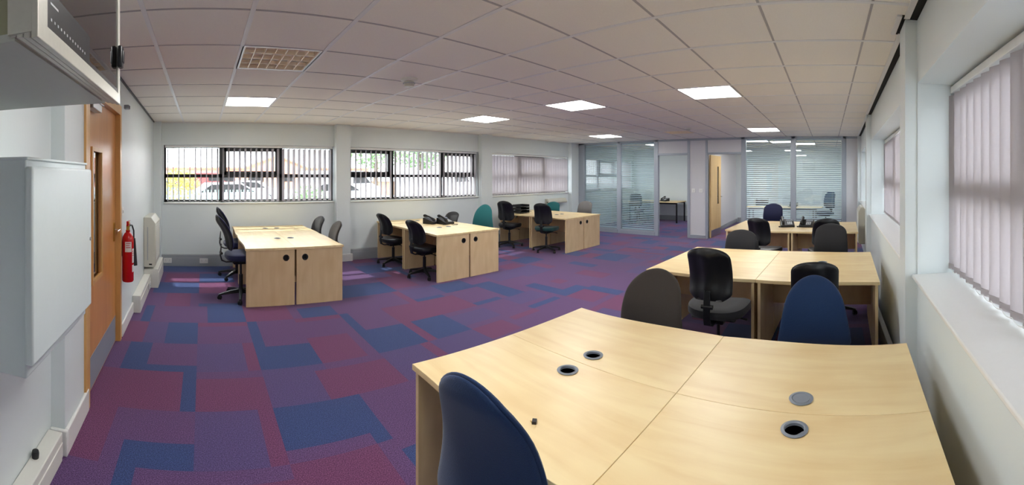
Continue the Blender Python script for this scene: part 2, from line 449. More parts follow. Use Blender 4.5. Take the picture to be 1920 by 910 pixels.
# perimeter trunking along the window wall and right wall (grey, with a lid line)
def trunking(name, label, boxes, m, loc=None, rz=0, lid=True):
    t = thing(name, label, 'cable trunking', loc or (0, 0, 0), rz)
    for (x0, x1, y0, y1, z0, z1, face) in boxes:
        MB().box(x0, x1, y0, y1, z0, z1).build('channel', M[m], t, bevel=.005)
        if face == 'y': MB().box(x0+.01, x1-.01, y0-.006, y0+.004, z0+.03, z1-.05).build('cover', M[m], t, bevel=.002)
        if face == 'x': MB().box(x1-.004, x1+.006, y0+.01, y1-.01, z0+.03, z1-.05).build('cover', M[m], t, bevel=.002)
    return t
def socket(parent_label, loc, rz, name='socket_outlet', cat='socket', w=.146, h=.086, holes=2):
    t = thing(name, parent_label, cat, loc, rz)      # faces local -Y
    MB().box(-w/2, w/2, -.012, 0, -h/2, h/2).build('face_plate', M['white'], t, bevel=.004)
    if cat == 'socket':
        for q in (-.036, .036):
            mb = MB()
            mb.box(q-.003, q+.003, -.0135, -.011, .006, .016); mb.box(q-.014, q-.008, -.0135, -.011, -.014, -.010); mb.box(q+.008, q+.014, -.0135, -.011, -.014, -.010)
            mb.build('pin_slot', M['dark'], t)
    else:
        MB().box(-.009, .009, -.018, -.010, -.014, .014).build('rocker', M['offw'], t, bevel=.002)
    return t
trunking('cable_trunking', 'grey cable trunking along the window wall left of the nearest desk block', [(-.73, 2.44, WY-.079, WY-.004, 0, .2, 'y')], 'trunk')
trunking('cable_trunking', 'grey cable trunking along the window wall under the middle window', [(2.72, 5.9, WY-.079, WY-.004, 0, .2, 'y')], 'trunk')
trunking('cable_trunking', 'grey cable trunking along the window wall under the third window', [(6.22, 9.3, WY-.079, WY-.004, 0, .2, 'y')], 'trunk')
trunking('cable_trunking', 'grey cable trunking along the right wall beside the middle desk block', [(2.73, 6.17, RY+.004, RY+.05, 0, .2, '')], 'trunk')
socket('white double socket on the grey trunking under the left window', (.02, WY-.08, .1), 0)
socket('white double socket on the corner of the grey trunking by the white heater', (-.62, WY-.08, .1), 0)

# ------------------------------------------------------------------ ceiling
T = .631
def gx(i): return (i-.54)*T
def gy(j): return (10.615-j)*T
I0, I1 = -1, 22
LIGHTS = [(1, 5, 'off'), (1, 2, 'on'), (7, 2, 'on'), (7, 5, 'on'), (13, 2, 'on'), (7, 8, 'on'), (13, 5, 'off'), (13, 8, 'on'),
          (1, 8, 'on'), (18, 3, 'on'), (19, 9, 'on'), (17, 7, 'on')]  # first one unseen, added on the lights' spacing to brighten the nearest desks
def cell(i, j): return gx(i), gx(i+1), gy(j+1), gy(j)
def build_ceiling():
    mb = MB(); gr = MB()
    xs = [-1.2] + [gx(i) for i in range(0, I1+1)] + [13.6]
    ys = [WY] + [gy(j) for j in range(1, 12)] + [RY-.5]
    lit = {(i, j) for i, j, _ in LIGHTS}
    for a in range(len(xs)-1):
        for b in range(len(ys)-1):
            if (a-1, b) in lit: continue
            mb.box(xs[a], xs[a+1], ys[b+1], ys[b], CZ, CZ+.02)
    w = .015
    for x in xs[1:-1]: gr.box(x-w, x+w, RY-.3, WY, CZ-.004, CZ+.001)
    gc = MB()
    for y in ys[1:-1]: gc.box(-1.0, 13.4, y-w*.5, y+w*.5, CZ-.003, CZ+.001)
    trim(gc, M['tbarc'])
    o = mb.build('ceiling', M['ceil'], None, smooth=False); o['kind'] = 'structure'
    trim(gr, M['tbar'])
    # slab over the voids so that no daylight leaks in
    trim(MB().box(-1.4, 13.7, RY-1.2, WY+.4, 2.75, 2.85), M['wall'])
build_ceiling()
# edge angles and black strips painted in as the shadow gaps
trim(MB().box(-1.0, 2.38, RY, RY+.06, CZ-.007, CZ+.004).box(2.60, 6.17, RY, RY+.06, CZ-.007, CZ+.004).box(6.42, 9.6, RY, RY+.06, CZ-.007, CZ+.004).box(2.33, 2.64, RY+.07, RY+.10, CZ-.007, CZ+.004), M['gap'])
trim(MB().box(-1.0, 2.36, RY+.05, RY+.085, CZ-.012, CZ+.001).box(2.62, 6.15, RY+.05, RY+.085, CZ-.012, CZ+.001).box(6.44, 9.6, RY+.05, RY+.085, CZ-.012, CZ+.001)
     .box(2.33, 2.64, RY+.10, RY+.13, CZ-.012, CZ+.001), M['tbar'])
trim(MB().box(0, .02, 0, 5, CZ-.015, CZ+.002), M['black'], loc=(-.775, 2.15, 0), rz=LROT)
trim(MB().box(-.73, 9.3, WY-.02, WY+.0, CZ-.018, CZ+.001), M['tbar'])

def ceiling_light(i, j, mode, label):
    x0, x1, y0, y1 = cell(i, j); cx = (x0+x1)/2; cy = (y0+y1)/2; h = T/2-.008
    t = thing('ceiling_light', label, 'ceiling light', (cx, cy, CZ))
    if mode == 'on':
        fm = slab_mesh('bezel', rect(-h, h, -h, h), [rect(-h+.014, h-.014, -h+.014, h-.014)], .012, M['white'])
        put('bezel', fm, t, Matrix.Translation((0, 0, -.006)))
        MB().box(-h+.013, h-.013, -h+.013, h-.013, -.002, .003).build('diffuser', M['lamp'], t)
        MB().box(-h, h, -h, h, .006, .05).build('housing', M['offw'], t)
    else:
        mb = MB(); mb.box(-h, h, -h, h, .065, .07)
        for s in (-1, 1):
            mb.box(s*h-.004, s*h+.004, -h, h, 0, .07); mb.box(-h, h, s*h-.004, s*h+.004, 0, .07)
        mb.build('housing', M['louv'], t)
        g = MB(); nx_, ny_ = 7, 4
        for k in range(nx_+1):
            x = -h+.02+(2*h-.04)*k/nx_; g.prism([(x-.004, -h+.02), (x+.004, -h+.02), (x+.004, h-.02), (x-.004, h-.02)], .0, .03)
        for k in range(ny_+1):
            y = -h+.02+(2*h-.04)*k/ny_
            g.box(-h+.02, h-.02, y-.004, y+.004, 0, .03)
        g.build('louvre', M['louv'], t)
        for q in (-.2, 0, .2): MB().tube((-h+.03, q, .048), (h-.03, q, .048), .008).build('tube_lamp', M['white'], t)
        put('bezel', slab_mesh('bezel', rect(-h-.004, h+.004, -h-.004, h+.004), [rect(-h+.018, h-.018, -h+.018, h-.018)], .008, M['white']), t, Matrix.Translation((0, 0, -.004)))
    return t
LL = ['unlit warm-coloured louvred ceiling light nearest the wooden door', 'lit square ceiling panel light in front of the left window',
      'lit square ceiling panel light in front of the middle window', 'lit square ceiling panel light in mid ceiling left of the large right one',
      'lit square ceiling panel light beside the glass partition, near the third window', 'largest lit square ceiling panel light in mid ceiling',
      'unlit louvred ceiling light in front of the partition doorways', 'lit ceiling panel light before the right glass partition',
      'lit square ceiling panel light added out of view over the nearest desks',
      'lit ceiling panel light inside the left glazed office', 'lit ceiling panel light deep inside the right glazed office', 'lit ceiling panel light just behind the right glass partition']
for (i, j, md), lb in zip(LIGHTS, LL): ceiling_light(i, j, md, lb)

def smoke_head(loc, label, s=1):
    t = thing('smoke_detector', label, 'smoke detector', loc)
    MB().lathe([(.0, 0), (.062*s, 0), (.062*s, -.012*s), (.05*s, -.022*s), (0, -.022*s)]).build('mounting_base', M['offw'], t)
    MB().lathe([(0, -.022*s), (.036*s, -.022*s), (.04*s, -.04*s), (.034*s, -.058*s), (0, -.06*s)]).build('sensing_chamber', M['cream'], t)
    MB().lathe([(.041*s, -.030*s), (.046*s, -.032*s), (.046*s, -.036*s), (.041*s, -.038*s)]).build('vent_ring', M['trunk'], t)
smoke_head((1.95, 3.42, CZ), 'cream smoke detector on the ceiling in the middle of the room', 1.35)
smoke_head((7.48, 2.75, CZ), 'small smoke detector beside the unlit louvred light near the partition')

# ------------------------------------------------------------------ windows
def window(n, x0, x1, y, z0, z1, bays, sgn=1, zt=1.60, deep=.05, gasket=True):
    """frame in the XZ plane at y; bays = list of (xa, xb, kind)"""
    w = sthing('window_%d' % n, ((x0+x1)/2, y, z0)); cx = (x0+x1)/2
    F = MB(); d = deep
    def b(a, c, za, zb, dd=d): F.box(a-cx, c-cx, -dd/2, dd/2, za-z0, zb-z0)
    b(x0, x1, z0, z0+.05); b(x0, x1, z1-.05, z1)
    G = MB()
    for k, (xa, xb, kind) in enumerate(bays):
        b(xa-.0, xa+.035, z0, z1); b(xb-.035, xb, z0, z1)
        b(xa, xb, zt-.032, zt+.032)
        if kind == 'vent':
            for (p, q, r, s_) in ((xa+.03, xb-.03, zt+.02, zt+.085), (xa+.03, xb-.03, z1-.11, z1-.04), (xa+.03, xa+.10, zt, z1), (xb-.10, xb-.03, zt, z1)):
                F.box(p-cx, q-cx, -d*.8, d*.6, r-z0, s_-z0)
    F.build('window_frame', M['blackm'], w)
    MB().box(x0-cx+.01, x1-cx-.01, -.004, .004, .01, z1-z0-.01).build('glass_pane', M['glass'], w)
    for k, (xa, xb, kind) in enumerate(bays):
        if kind == 'vent':
            MB().box((xa+xb)/2-cx-.05, (xa+xb)/2-cx+.05, -sgn*.06-.012, -sgn*.06+.012, zt+.035-z0, zt+.06-z0).build('window_handle', M['blackm'], w, bevel=.003)
    return w
def bays3(a, b, kinds): 
    w = (b-a)/3; return [(a+w*k, a+w*(k+1), kinds[k]) for k in range(3)]
GY = WY+.13
w1 = window(1, -.70, 2.44, GY, ZS, ZH, [(-.70, .335, 'fix'), (.335, 1.43, 'vent'), (1.43, 2.44, 'fix')])
w2 = window(2, 2.72, 5.90, GY, ZS, ZH, [(2.72, 3.72, 'vent'), (3.72, 4.92, 'fix'), (4.92, 5.90, 'vent')])
w3 = window(3, 6.22, 9.30, GY, ZS, ZH, bays3(6.22, 9.30, ['fix', 'vent', 'fix']))
w4 = window(4, 9.95, 13.2, GY, ZS, ZH, bays3(9.95, 13.2, ['fix', 'vent', 'fix']))
GR = RY-.30
for n, (a, b) in zip((5, 6, 7, 8), RWIN): window(n, a, b, GR, ZSR, 2.165, bays3(a, b, ['vent', 'fix', 'vent']), sgn=-1, zt=1.5)
def sill(n, x0, x1, y0, y1, z):
    o = MB().box(x0, x1, y0, y1, z, z+.022).build('trim_sill_%d' % n, M['white'], None, bevel=.006); o['kind'] = 'structure'
for n, (a, b) in enumerate(WIN): sill(n+1, a+.002, b-.002, WY-.03, WY+.2, ZS-.02)
for n, (a, b) in enumerate(RWIN): sill(n+5, a+.002, b-.002, RY-.30, RY+.035, ZSR-.02)

# vertical fabric blinds
def vblind(label, x0, x1, y, z0, z1, pitch, ang, group, room=-1, width=.127, bunch=None, jit=.04):
    t = thing('vertical_blind', label, 'window blind', ((x0+x1)/2, y, z0), 0, group); cx = (x0+x1)/2
    MB().box(x0-cx, x1-cx, -.02, .02, z1-z0-.045, z1-z0-.005).build('headrail', M['white'], t, bevel=.003)
    n = int((x1-x0-.06)/pitch); rnd = random.Random(int(x0*100)+5)
    # a strip of cloth, slightly bowed across its width, with a weight pocket at its foot
    mb = MB(); H_ = z1-z0-.06; W_ = width/2
    prof = [(-W_, 0), (-W_/2, .004), (0, .0055), (W_/2, .004), (W_, 0)]
    vs = []; 
    for zz in (.02, H_):
        vs += [(a, c, zz) for a, c in prof] + [(a, c+.0012, zz) for a, c in prof[::-1]]
    m_ = len(prof)*2
    fs = [(i, (i+1) % m_, (i+1) % m_+m_, i+m_) for i in range(m_)] + [tuple(range(m_)), tuple(range(m_, 2*m_))]
    mb.add(vs, fs); mb.box(-W_+.004, W_-.004, -.001, .007, .012, .045)
    me = mb.mesh('slat', M['slat'])
    for k in range(n):
        x = x0-cx+.05+(x1-x0-.1)*k/(n-1)
        s = bpy.data.objects.new('slat', me); finish(s, t)
        s.location = (x, 0, 0); a = ang(x+cx) if callable(ang) else ang
        s.rotation_euler = (0, 0, a + rnd.uniform(-jit, jit))
    # bead chain joining the feet of the slats
    ch = MB(); pts = []
    for k in range(n*4+1):
        u = k/(n*4); pts.append((x0-cx+.05+(x1-x0-.1)*u, room*.03, .022-.012*abs(math.sin(u*n*PI))))
    ch.path(pts, .002, n=5); ch.build('bead_chain', M['white'], t)
    return t
GB = 'vertical fabric blinds at the windows'
VA = PI/2+.26      # slats nearly edge-on
BYW = WY+.055
vblind('half-open vertical fabric blind in the left window nearest the wooden door', -.68, 2.42, BYW, ZS+.01, ZH, .098, PI/2+.2, GB)
vblind('half-open vertical fabric blind in the middle window of the long wall', 2.74, 5.88, BYW, ZS+.01, ZH, .104, PI/2-.15, GB)
vblind('closed vertical fabric blind in the third window, nearest the glass partition', 6.24, 9.28, BYW, ZS+.01, ZH, .098, PI/2+.75, GB)
vblind('closed vertical fabric blind in the window of the left glazed office', 9.97, 13.18, BYW, ZS+.01, ZH, .098, PI/2+.75, GB)
RBY = RY-.225
vblind('large closed vertical fabric blind in the nearest right-hand window', -.73, 2.36, RBY, ZSR+.015, 2.155, .112, (.42), GB, room=1, jit=.05)
vblind('closed vertical fabric blind in the right wall window behind the nearest pilaster', 2.76, 6.14, RBY, ZSR+.015, 2.155, .112, .42, GB, room=1)
vblind('closed vertical fabric blind in the farthest right wall window by the partition', 6.53, 9.5, RBY, ZSR+.015, 2.155, .112, .42, GB, room=1)
vblind('closed vertical fabric blind in the window of the right glazed office', 9.88, 13.05, RBY, ZSR+.015, 2.155, .112, .42, GB, room=1)

# ------------------------------------------------------------------ partition
part = sthing('wall_partition', (PX, 3.1, 0))
YO = 3.1
ups = [(6.80, 6.99), (5.56, 5.65), (4.40, 4.50), (3.50, 3.57), (3.02, 3.08), (2.05, 2.15), (.81, .90), (-.43, -.34)]
for k, (a, b) in enumerate(ups): MB().box(-.005, .095, a-YO, b-YO, 0, CZ).build('upright', M['frameg'], part, bevel=.004)
MB().box(-.005, .095, RY-.22-YO, 6.99-YO, 2.505, CZ-.001).build('head_rail', M['frameg'], part, bevel=.003)
for a, b in [(4.5, 5.56), (5.65, 6.8), (.90, 2.05), (-.34, .81)]:
    MB().box(-.012, .10, a-YO-.001, b-YO+.001, 0, .10).build('bottom_rail', M['frameg'], part, bevel=.004)
    MB().box(.0, .09, a-YO, a-YO+.02, .1, 2.505).box(.0, .09, b-YO-.02, b-YO, .1, 2.505).box(.0, .09, a-YO, b-YO, .1, .125).build('glazing_bead', M['frameg'], part)
    MB().box(.012, .018, a-YO+.01, b-YO-.01, .12, 2.505).build('glass_pane', M['pglass'], part)
for a, b in [(3.57, 4.40), (2.15, 3.02)]:
    MB().box(.01, .08, a-YO, b-YO, 2.195, 2.505).build('over_panel', M['panel'], part)
    MB().box(-.005, .095, a-YO, b-YO, 2.145, 2.195).build('door_head', M['frameg'], part, bevel=.003)
MB().box(.012, .078, 3.08-YO, 3.50-YO, .09, 2.505).build('infill_panel', M['panel'], part)
MB().box(-.012, .10, 3.08-YO, 3.50-YO, 0, .09).build('bottom_rail', M['frameg'], part, bevel=.004)
MB().box(.012, .078, RY-.25-YO, -.43-YO, 0, CZ).build('infill_panel', M['panel'], part)

def venetian(label, ya, yb, tilt):
    t = thing('venetian_blind', label, 'window blind', (PX+.055, (ya+yb)/2, .13), 0, 'venetian blinds inside the glass partition')
    w = (yb-ya)/2-.03; H_ = 2.36
    MB().box(-.012, .012, -w, w, H_-.02, H_+.01).build('headrail', M['vene'], t)
    MB().box(-.010, .010, -w, w, 0, .015).build('bottom_bar', M['vene'], t)
    mb = MB(); p = .05; n = int((H_-.05)/p); h = .0175
    c, s = math.cos(tilt), math.sin(tilt)
    for k in range(n):
        z = .03+k*p
        mb.add([(-h*c, -w, z-h*s), (h*c, -w, z+h*s), (h*c, w, z+h*s), (-h*c, w, z-h*s),
                (-h*c, -w, z-h*s+.0008), (h*c, -w, z+h*s+.0008), (h*c, w, z+h*s+.0008), (-h*c, w, z-h*s+.0008)],
               [(0, 3, 2, 1), (4, 5, 6, 7), (0, 1, 5, 4), (1, 2, 6, 5), (2, 3, 7, 6), (3, 0, 4, 7)])
    mb.build('slat_curtain', M['vene'], t, smooth=False)
    for q in (-w*.6, w*.6): MB().tube((0, q, .01), (0, q, H_), .0012, n=5).build('ladder_cord', M['white'], t)
venetian('venetian blind behind glass in the partition bay nearest the window wall', 5.65, 6.80, .95)
venetian('venetian blind behind glass in the partition bay left of the open doorway', 4.50, 5.56, .8)
venetian('venetian blind behind glass in the bay right of the pale wooden door', .90, 2.05, .55)
venetian('venetian blind behind glass in the partition bay nearest the right wall', -.34, .81, .55)
for yy, lb in ((3.40, 'white light switch on the partition panel, the left one of the pair'), (3.20, 'white light switch on the partition panel, the right one of the pair')):
    socket(lb, (PX+.012, yy, 1.22), -PI/2, 'light_switch', 'light switch', .1, .1)

# ------------------------------------------------------------------ doors
d1 = sthing('door_1', (-.775, 2.15, 0), LROT)      # local: +Y along wall, +X into room
f = slab_mesh('door_frame', [(.40, 0), (.40, 2.28), (1.69, 2.28), (1.69, 0), (1.62, 0), (1.62, 2.19), (.50, 2.19), (.50, 0)], [], .016, M['beechf'])
put('architrave', f, d1, M_stand('y', .0))
f = slab_mesh('door_frame', [(.461, 0), (.461, 2.219), (1.659, 2.219), (1.659, 0), (1.62, 0), (1.62, 2.19), (.50, 2.19), (.50, 0)], [], .16, M['beechf'])
put('door_frame', f, d1, M_stand('y', -.16))
vp = (.72, 1.02, .80, 1.80)
lf = slab_mesh('leaf', rect(.503, 1.617, .008, 2.187), [rect(*vp)], .044, M['beech'])
put('door_leaf', lf, d1, M_stand('y', -.075))
bd = slab_mesh('bead', rect(vp[0]-.02, vp[1]+.02, vp[2]-.02, vp[3]+.02), [rect(vp[0]+.012, vp[1]-.012, vp[2]+.012, vp[3]-.012)], .014, M['beechf'])
put('glazing_bead', bd, d1, M_stand('y', -.033))
MB().box(-.056, -.050, vp[0], vp[1], vp[2], vp[3]).build('vision_glass', M['tglass'], d1)
MB().box(-.032, -.028, .53, 1.60, .02, .255).build('kick_plate', M['kick'], d1)
hd = MB().box(-.031, -.022, 1.515, 1.56, .98, 1.16).build('handle_plate', M['brass'], d1, bevel=.002)
MB().tube((-.025, 1.54, 1.09), (.03, 1.54, 1.09), .009).tube((.028, 1.545, 1.09), (.028, 1.42, 1.09), .008).build('lever_handle', M['chrome'], hd)
cl = MB().box(-.03, .03, .54, .80, 2.08, 2.14).build('door_closer', M['steel'], d1, bevel=.006)
MB().box(.0, .012, .62, .66, 2.14, 2.155).box(.0, .012, .64, .95, 2.155, 2.165).build('closer_arm', M['steel'], cl)

d2 = sthing('door_2', (PX+.09, 3.01, 0), -.04)       # open leaf, hinge at origin, leaf runs to +X
lf = slab_mesh('leaf', rect(.0, .84, .01, 2.135), [rect(.52, .66, .85, 1.85)], .044, M['oak'])
put('door_leaf', lf, d2, M_stand('x', -.05))
MB().box(.52, .66, -.032, -.026, .85, 1.85).build('vision_glass', M['tglass'], d2)
MB().box(.02, .82, -.054, -.050, .02, .2).build('kick_plate', M['steel'], d2)
MB().tube((.79, -.05, 1.04), (.79, -.10, 1.04), .009).tube((.79, -.10, 1.04), (.69, -.10, 1.04), .008).build('lever_handle', M['chrome'], d2)

# ------------------------------------------------------------------ desks
def wave_edge(L, amp):
    """front edge offsets along the desk: a gentle wave, 0 at both ends"""
    return [(y/20*L, amp*math.sin(PI*y/20)**2*math.sin(2*PI*(y/20)*.5+.2)) for y in range(21)]

def make_desk(name_label, W_, L_, inner, near, root_loc, rz, open_lid, group, gy_off=0.0):
    """W_ deep (x), L_ long (y). Local origin at desk centre. inner=+1: the user's edge faces -x. near=+1 the visible outer end is -y"""
    t = thing('office_desk', name_label, 'desk', root_loc, rz, group)
    h = .715; th = .028
    s = -inner                                   # user's edge at x = s*W/2
    pts = []
    hw, hl = W_/2-.0012, L_/2-.0012
    front = []
    for k in range(17):
        u = k/16; y = -hl+2*hl*u
        # the bulge sits toward the seam end of the desk
        uu = u if near > 0 else 1-u
        dx = .028*math.sin(PI*uu)**1.0*(uu-.45)*2
        front.append((s*(hw+dx), y))
    pts = front + [(-s*hw, hl), (-s*hw, -hl)]
    gxp = -s*(hw-.095); gyp = gy_off
    hole = circ(gxp, gyp, .037)
    me = slab_mesh('desktop', pts if s > 0 else pts[::-1], [hole], th, [M['maple']], .0015)
    put('desktop', me, t, Matrix.Translation((0, 0, h-th)))
    # end panels with a round cable port near the seam
    for e in (-1, 1):
        port = -s*(hw-.12)
        pm = slab_mesh('end_panel', rect(-hw+.012, hw-.012, 0, h-th), [circ(port, h-th-.10, .033)], .025, M['maplev'])
        y = e*(hl-.014) - (.025 if e > 0 else 0)
        p = put('end_panel', pm, t, M_stand('x', y))
        rg = slab_mesh('cable_port', circ(port, h-th-.10, .040), [circ(port, h-th-.10, .029)], .031, M['black'])
        put('cable_port', rg, p, M_stand('x', y-.003))
        if e == -1:
            MB().tube((port, y+.020, h-th-.10), (port, y+.022, h-th-.10), .036).build('port_dark_disc', M['dark'], p)  # dark disc set in the port paints the shade inside the hole
    MB().box(-s*(hw-.03)-.009, -s*(hw-.03)+.009, -hl+.04, hl-.04, .33, h-th-.001).build('modesty_panel', M['maplev'], t)
    # desktop cable grommet: grey ring, dark cup, and its flap
    g = MB().lathe([(.0362, -.006), (.0366, .001), (.047, .001), (.049, .004), (.038, .0065), (.0345, .003), (.0345, -.006)], (gxp, gyp, h), 32).build('cable_grommet', M['grom'], t)
    MB().lathe([(0, -.034), (.0366, -.034), (.0366, -.004), (.0350, -.004), (.0350, -.031), (0, -.031)], (gxp, gyp, h), 24).build('grommet_cup', M['dark'], g)
    if open_lid == 'shut':
        MB().lathe([(0, .001), (.0335, .001), (.0335, .0045), (0, .0045)], (gxp, gyp, h), 32).build('grommet_flap', M['grom'], g)
    else:
        a0 = {'a': 3.4, 'b': 4.0, 'c': -.6}.get(open_lid, 0)
        n = 14; arc = [(gxp+.0345*math.cos(a0+PI*.55*k/n-.3), gyp+.0345*math.sin(a0+PI*.55*k/n-.3)) for k in range(n+1)]
        MB().prism(arc, h-.006, h-.002).build('grommet_flap', M['grom'], g)
    return t

def pod(cx, cy, W_, L_, rz, labels, lids, go=0.0):
    """labels order: (x-,y-), (x+,y-), (x-,y+), (x+,y+) in pod space"""
    k = 0
    for sy in (-1, 1):
        for sx in (-1, 1):
            lx, ly = sx*W_/4, sy*L_/4
            x = cx+lx*math.cos(rz)-ly*math.sin(rz); y = cy+lx*math.sin(rz)+ly*math.cos(rz)
            make_desk(labels[k], W_/2, L_/2, -sx*-1 if False else (1 if sx < 0 else -1), (1 if sy < 0 else -1), (x, y, 0), rz, lids[k], None, go)
            k += 1

pod(1.145, 5.88, 1.26, 2.16, 0, [
    'maple desk of the leftmost block, left half, its end panel facing the room',
    'maple desk of the leftmost block, right half, its end panel facing the room',
    'maple desk of the leftmost block, left half, against the window wall',
    'maple desk of the leftmost block, right half, against the window wall'], 'abca', .2)
pod(3.92, 5.99, 1.26, 2.12, 0, [
    'maple desk of the block under the middle window, left half at the room end',
    'maple desk of the block under the middle window, right half at the room end',
    'maple desk of the block under the middle window, left half at the wall end',
    'maple desk of the block under the middle window, right half at the wall end'], 'abca', .2)
pod(7.13, 6.02, 1.30, 2.02, 0, [
    'maple desk of the block under the third window, left half at the room end',
    'maple desk of the block under the third window, right half at the room end',
    'maple desk under the third window holding the black letter tray',
    'maple desk under the third window, right half, against the wall'], 'abca', .2)
pod(1.505, .605, 1.24, 1.97, -.055, [
    'nearest maple desk at bottom right with an open grey cable grommet',
    'maple desk at the right end of the nearest block with the shut grey grommet',
    'nearest maple desk at bottom left where the blue chair is pushed in',
    'maple desk at the far left corner of the nearest block, before the charcoal chair'], ['a', 'shut', 'b', 'b'])
pod(4.0, .59, 1.32, 2.10, -.045, [
    'maple desk in the middle block, right half, the side facing the camera',
    'maple desk in the middle block, right half, the side away from the camera',
    'maple desk in the middle block, left half, with the ribbed black chair in front',
    'maple desk in the middle block, left half, the side away from the camera'], 'abca')
pod(7.0, .58, 1.38, 2.16, -.045, [
    'maple desk in the farthest right block, right half, the side facing the camera',
    'maple desk in the farthest right block, right half, the side by the partition',
    'maple desk in the farthest right block, left half, the side facing the camera',
    'maple desk in the farthest right block, left half, with the navy chair behind'], 'abca')

# ------------------------------------------------------------------ chairs
def sup(a, n):          # superellipse unit point
    c, s = math.cos(a), math.sin(a)
    return (math.copysign(abs(c)**(2/n), c), math.copysign(abs(s)**(2/n), s))

cache = {}
def cached(key, fn):
    if key not in cache: cache[key] = fn()
    return cache[key]

def seat_mesh(m):
    mb = MB(); N = 40; rs = []
    for (k, z) in ((.80, -.035), (.93, -.03), (.99, -.012), (1.0, .012), (.98, .030), (.90, .040), (.6, .043), (.2, .040)):
        ring = []
        for i in range(N):
            a = 2*PI*i/N; c, s = sup(a, 2.9)
            x = .23*c*k; y = .245*s*k*(1-.06*(-c))
            drop = -.022*max(0, (x-.12)/.11)**2 if x > .12 else 0
            ring.append((x, y, z+drop+ (.012*abs(y/.24)**2 if z > .02 else 0)))
        rs.append(ring)
    return mb.rings(rs).mesh('seat', m)

def width_at(v, style):
    if style == 'shield':     # broad low down, narrowing in one sweep to a rounded top
        w = .240*(1-.24*v-.14*v*v)
        if v < .12: w *= .80+.20*math.sin(v/.12*PI/2)
        cut = .60
    elif style == 'dome':
        w = .236*(1-.13*v-.13*v*v)
        if v < .12: w *= .80+.20*math.sin(v/.12*PI/2)
        cut = .58
    elif style == 'narrow':   # parallel sides, softly rounded at both ends
        w = .172*(1+.10*v-.10*v*v)
        if v < .14: w *= .62+.38*math.sin(v/.14*PI/2)
        cut = .78
    else:                     # medium: shallow egg
        w = .205*(1+.02*v-.14*v*v)
        if v < .16: w *= .68+.32*math.sin(v/.16*PI/2)
        cut = .74
    if v > cut:
        q = (v-cut)/(1-cut); w *= math.sqrt(max(0.0, 1-q**2.5))*.999+.001
    return max(w, .01)

def back_mesh(m, style, H_, t0, t1, inset=1.0, nm='backrest', ridge=False):
    """pad standing in z 0..H_, front face toward +x"""
    mb = MB(); N = 32; R = 26; rs = []
    for r in range(R+1):
        v = r/R; v = .5-.5*math.cos(PI*v)
        w = width_at(v, style)*inset; z = H_*(v*.98+.01)
        if inset < 1: z = H_*(.5+(v-.5)*.96)
        x0 = -.035*math.sin(PI*min(1, v*1.15))*-1 + .0 - .055*v*v      # lumbar bow forward, upper part leaning back
        edge = min(1, math.sin(PI*v)*2.2)**.5 if 0 < v < 1 else .05
        ring = []
        for i in range(N):
            a = 2*PI*i/N; c, s = sup(a, 2.4)
            y = w*s
            wrap = .030*(y/.2)**2
            th_ = (t1 if c > 0 else t0)*max(edge, .05)
            xx = x0+wrap+c*th_
            if ridge and c < 0:
                xx -= .022*math.exp(-(y/.05)**2)*min(1, math.sin(PI*v)*1.6) 
                xx += .010*math.exp(-((abs(y)-.08)/.02)**2)
            ring.append((xx, y, z))
        rs.append(ring)
    return mb.rings(rs).mesh(nm, m, ang=60)

def star_base():
    mb = MB(); mb.lathe([(0, .135), (.03, .135), (.042, .11), (.045, .075), (.03, .06), (0, .06)])
    for k in range(5):
        a = 2*PI*k/5+.2; c, s = math.cos(a), math.sin(a)
        def P(r, y, z): return (r*c-y*s, r*s+y*c, z)
        rs = []
        for r, w, zt, zb in ((.02, .024, .125, .075), (.14, .021, .108, .070), (.24, .018, .088, .062), (.30, .016, .072, .055)):
            rs.append([P(r, -w, zb), P(r, w, zb), P(r, w*.8, zt), P(r, -w*.8, zt)])
        mb.rings(rs)
    return mb.mesh('star_base', M['black'])
def castor_mesh():
    mb = MB(); mb.tube((0, 0, .05), (0, 0, .07), .007, n=10)
    for q in (-1, 1): mb.lathe([(0, q*.006), (.024, q*.006), (.027, q*.014), (.024, q*.022), (0, q*.022)], (0.008, 0, .027), 18, axis='y')
    mb.box(-.006, .020, -.007, .007, .02, .052)
    return mb.mesh('castor', M['black'])

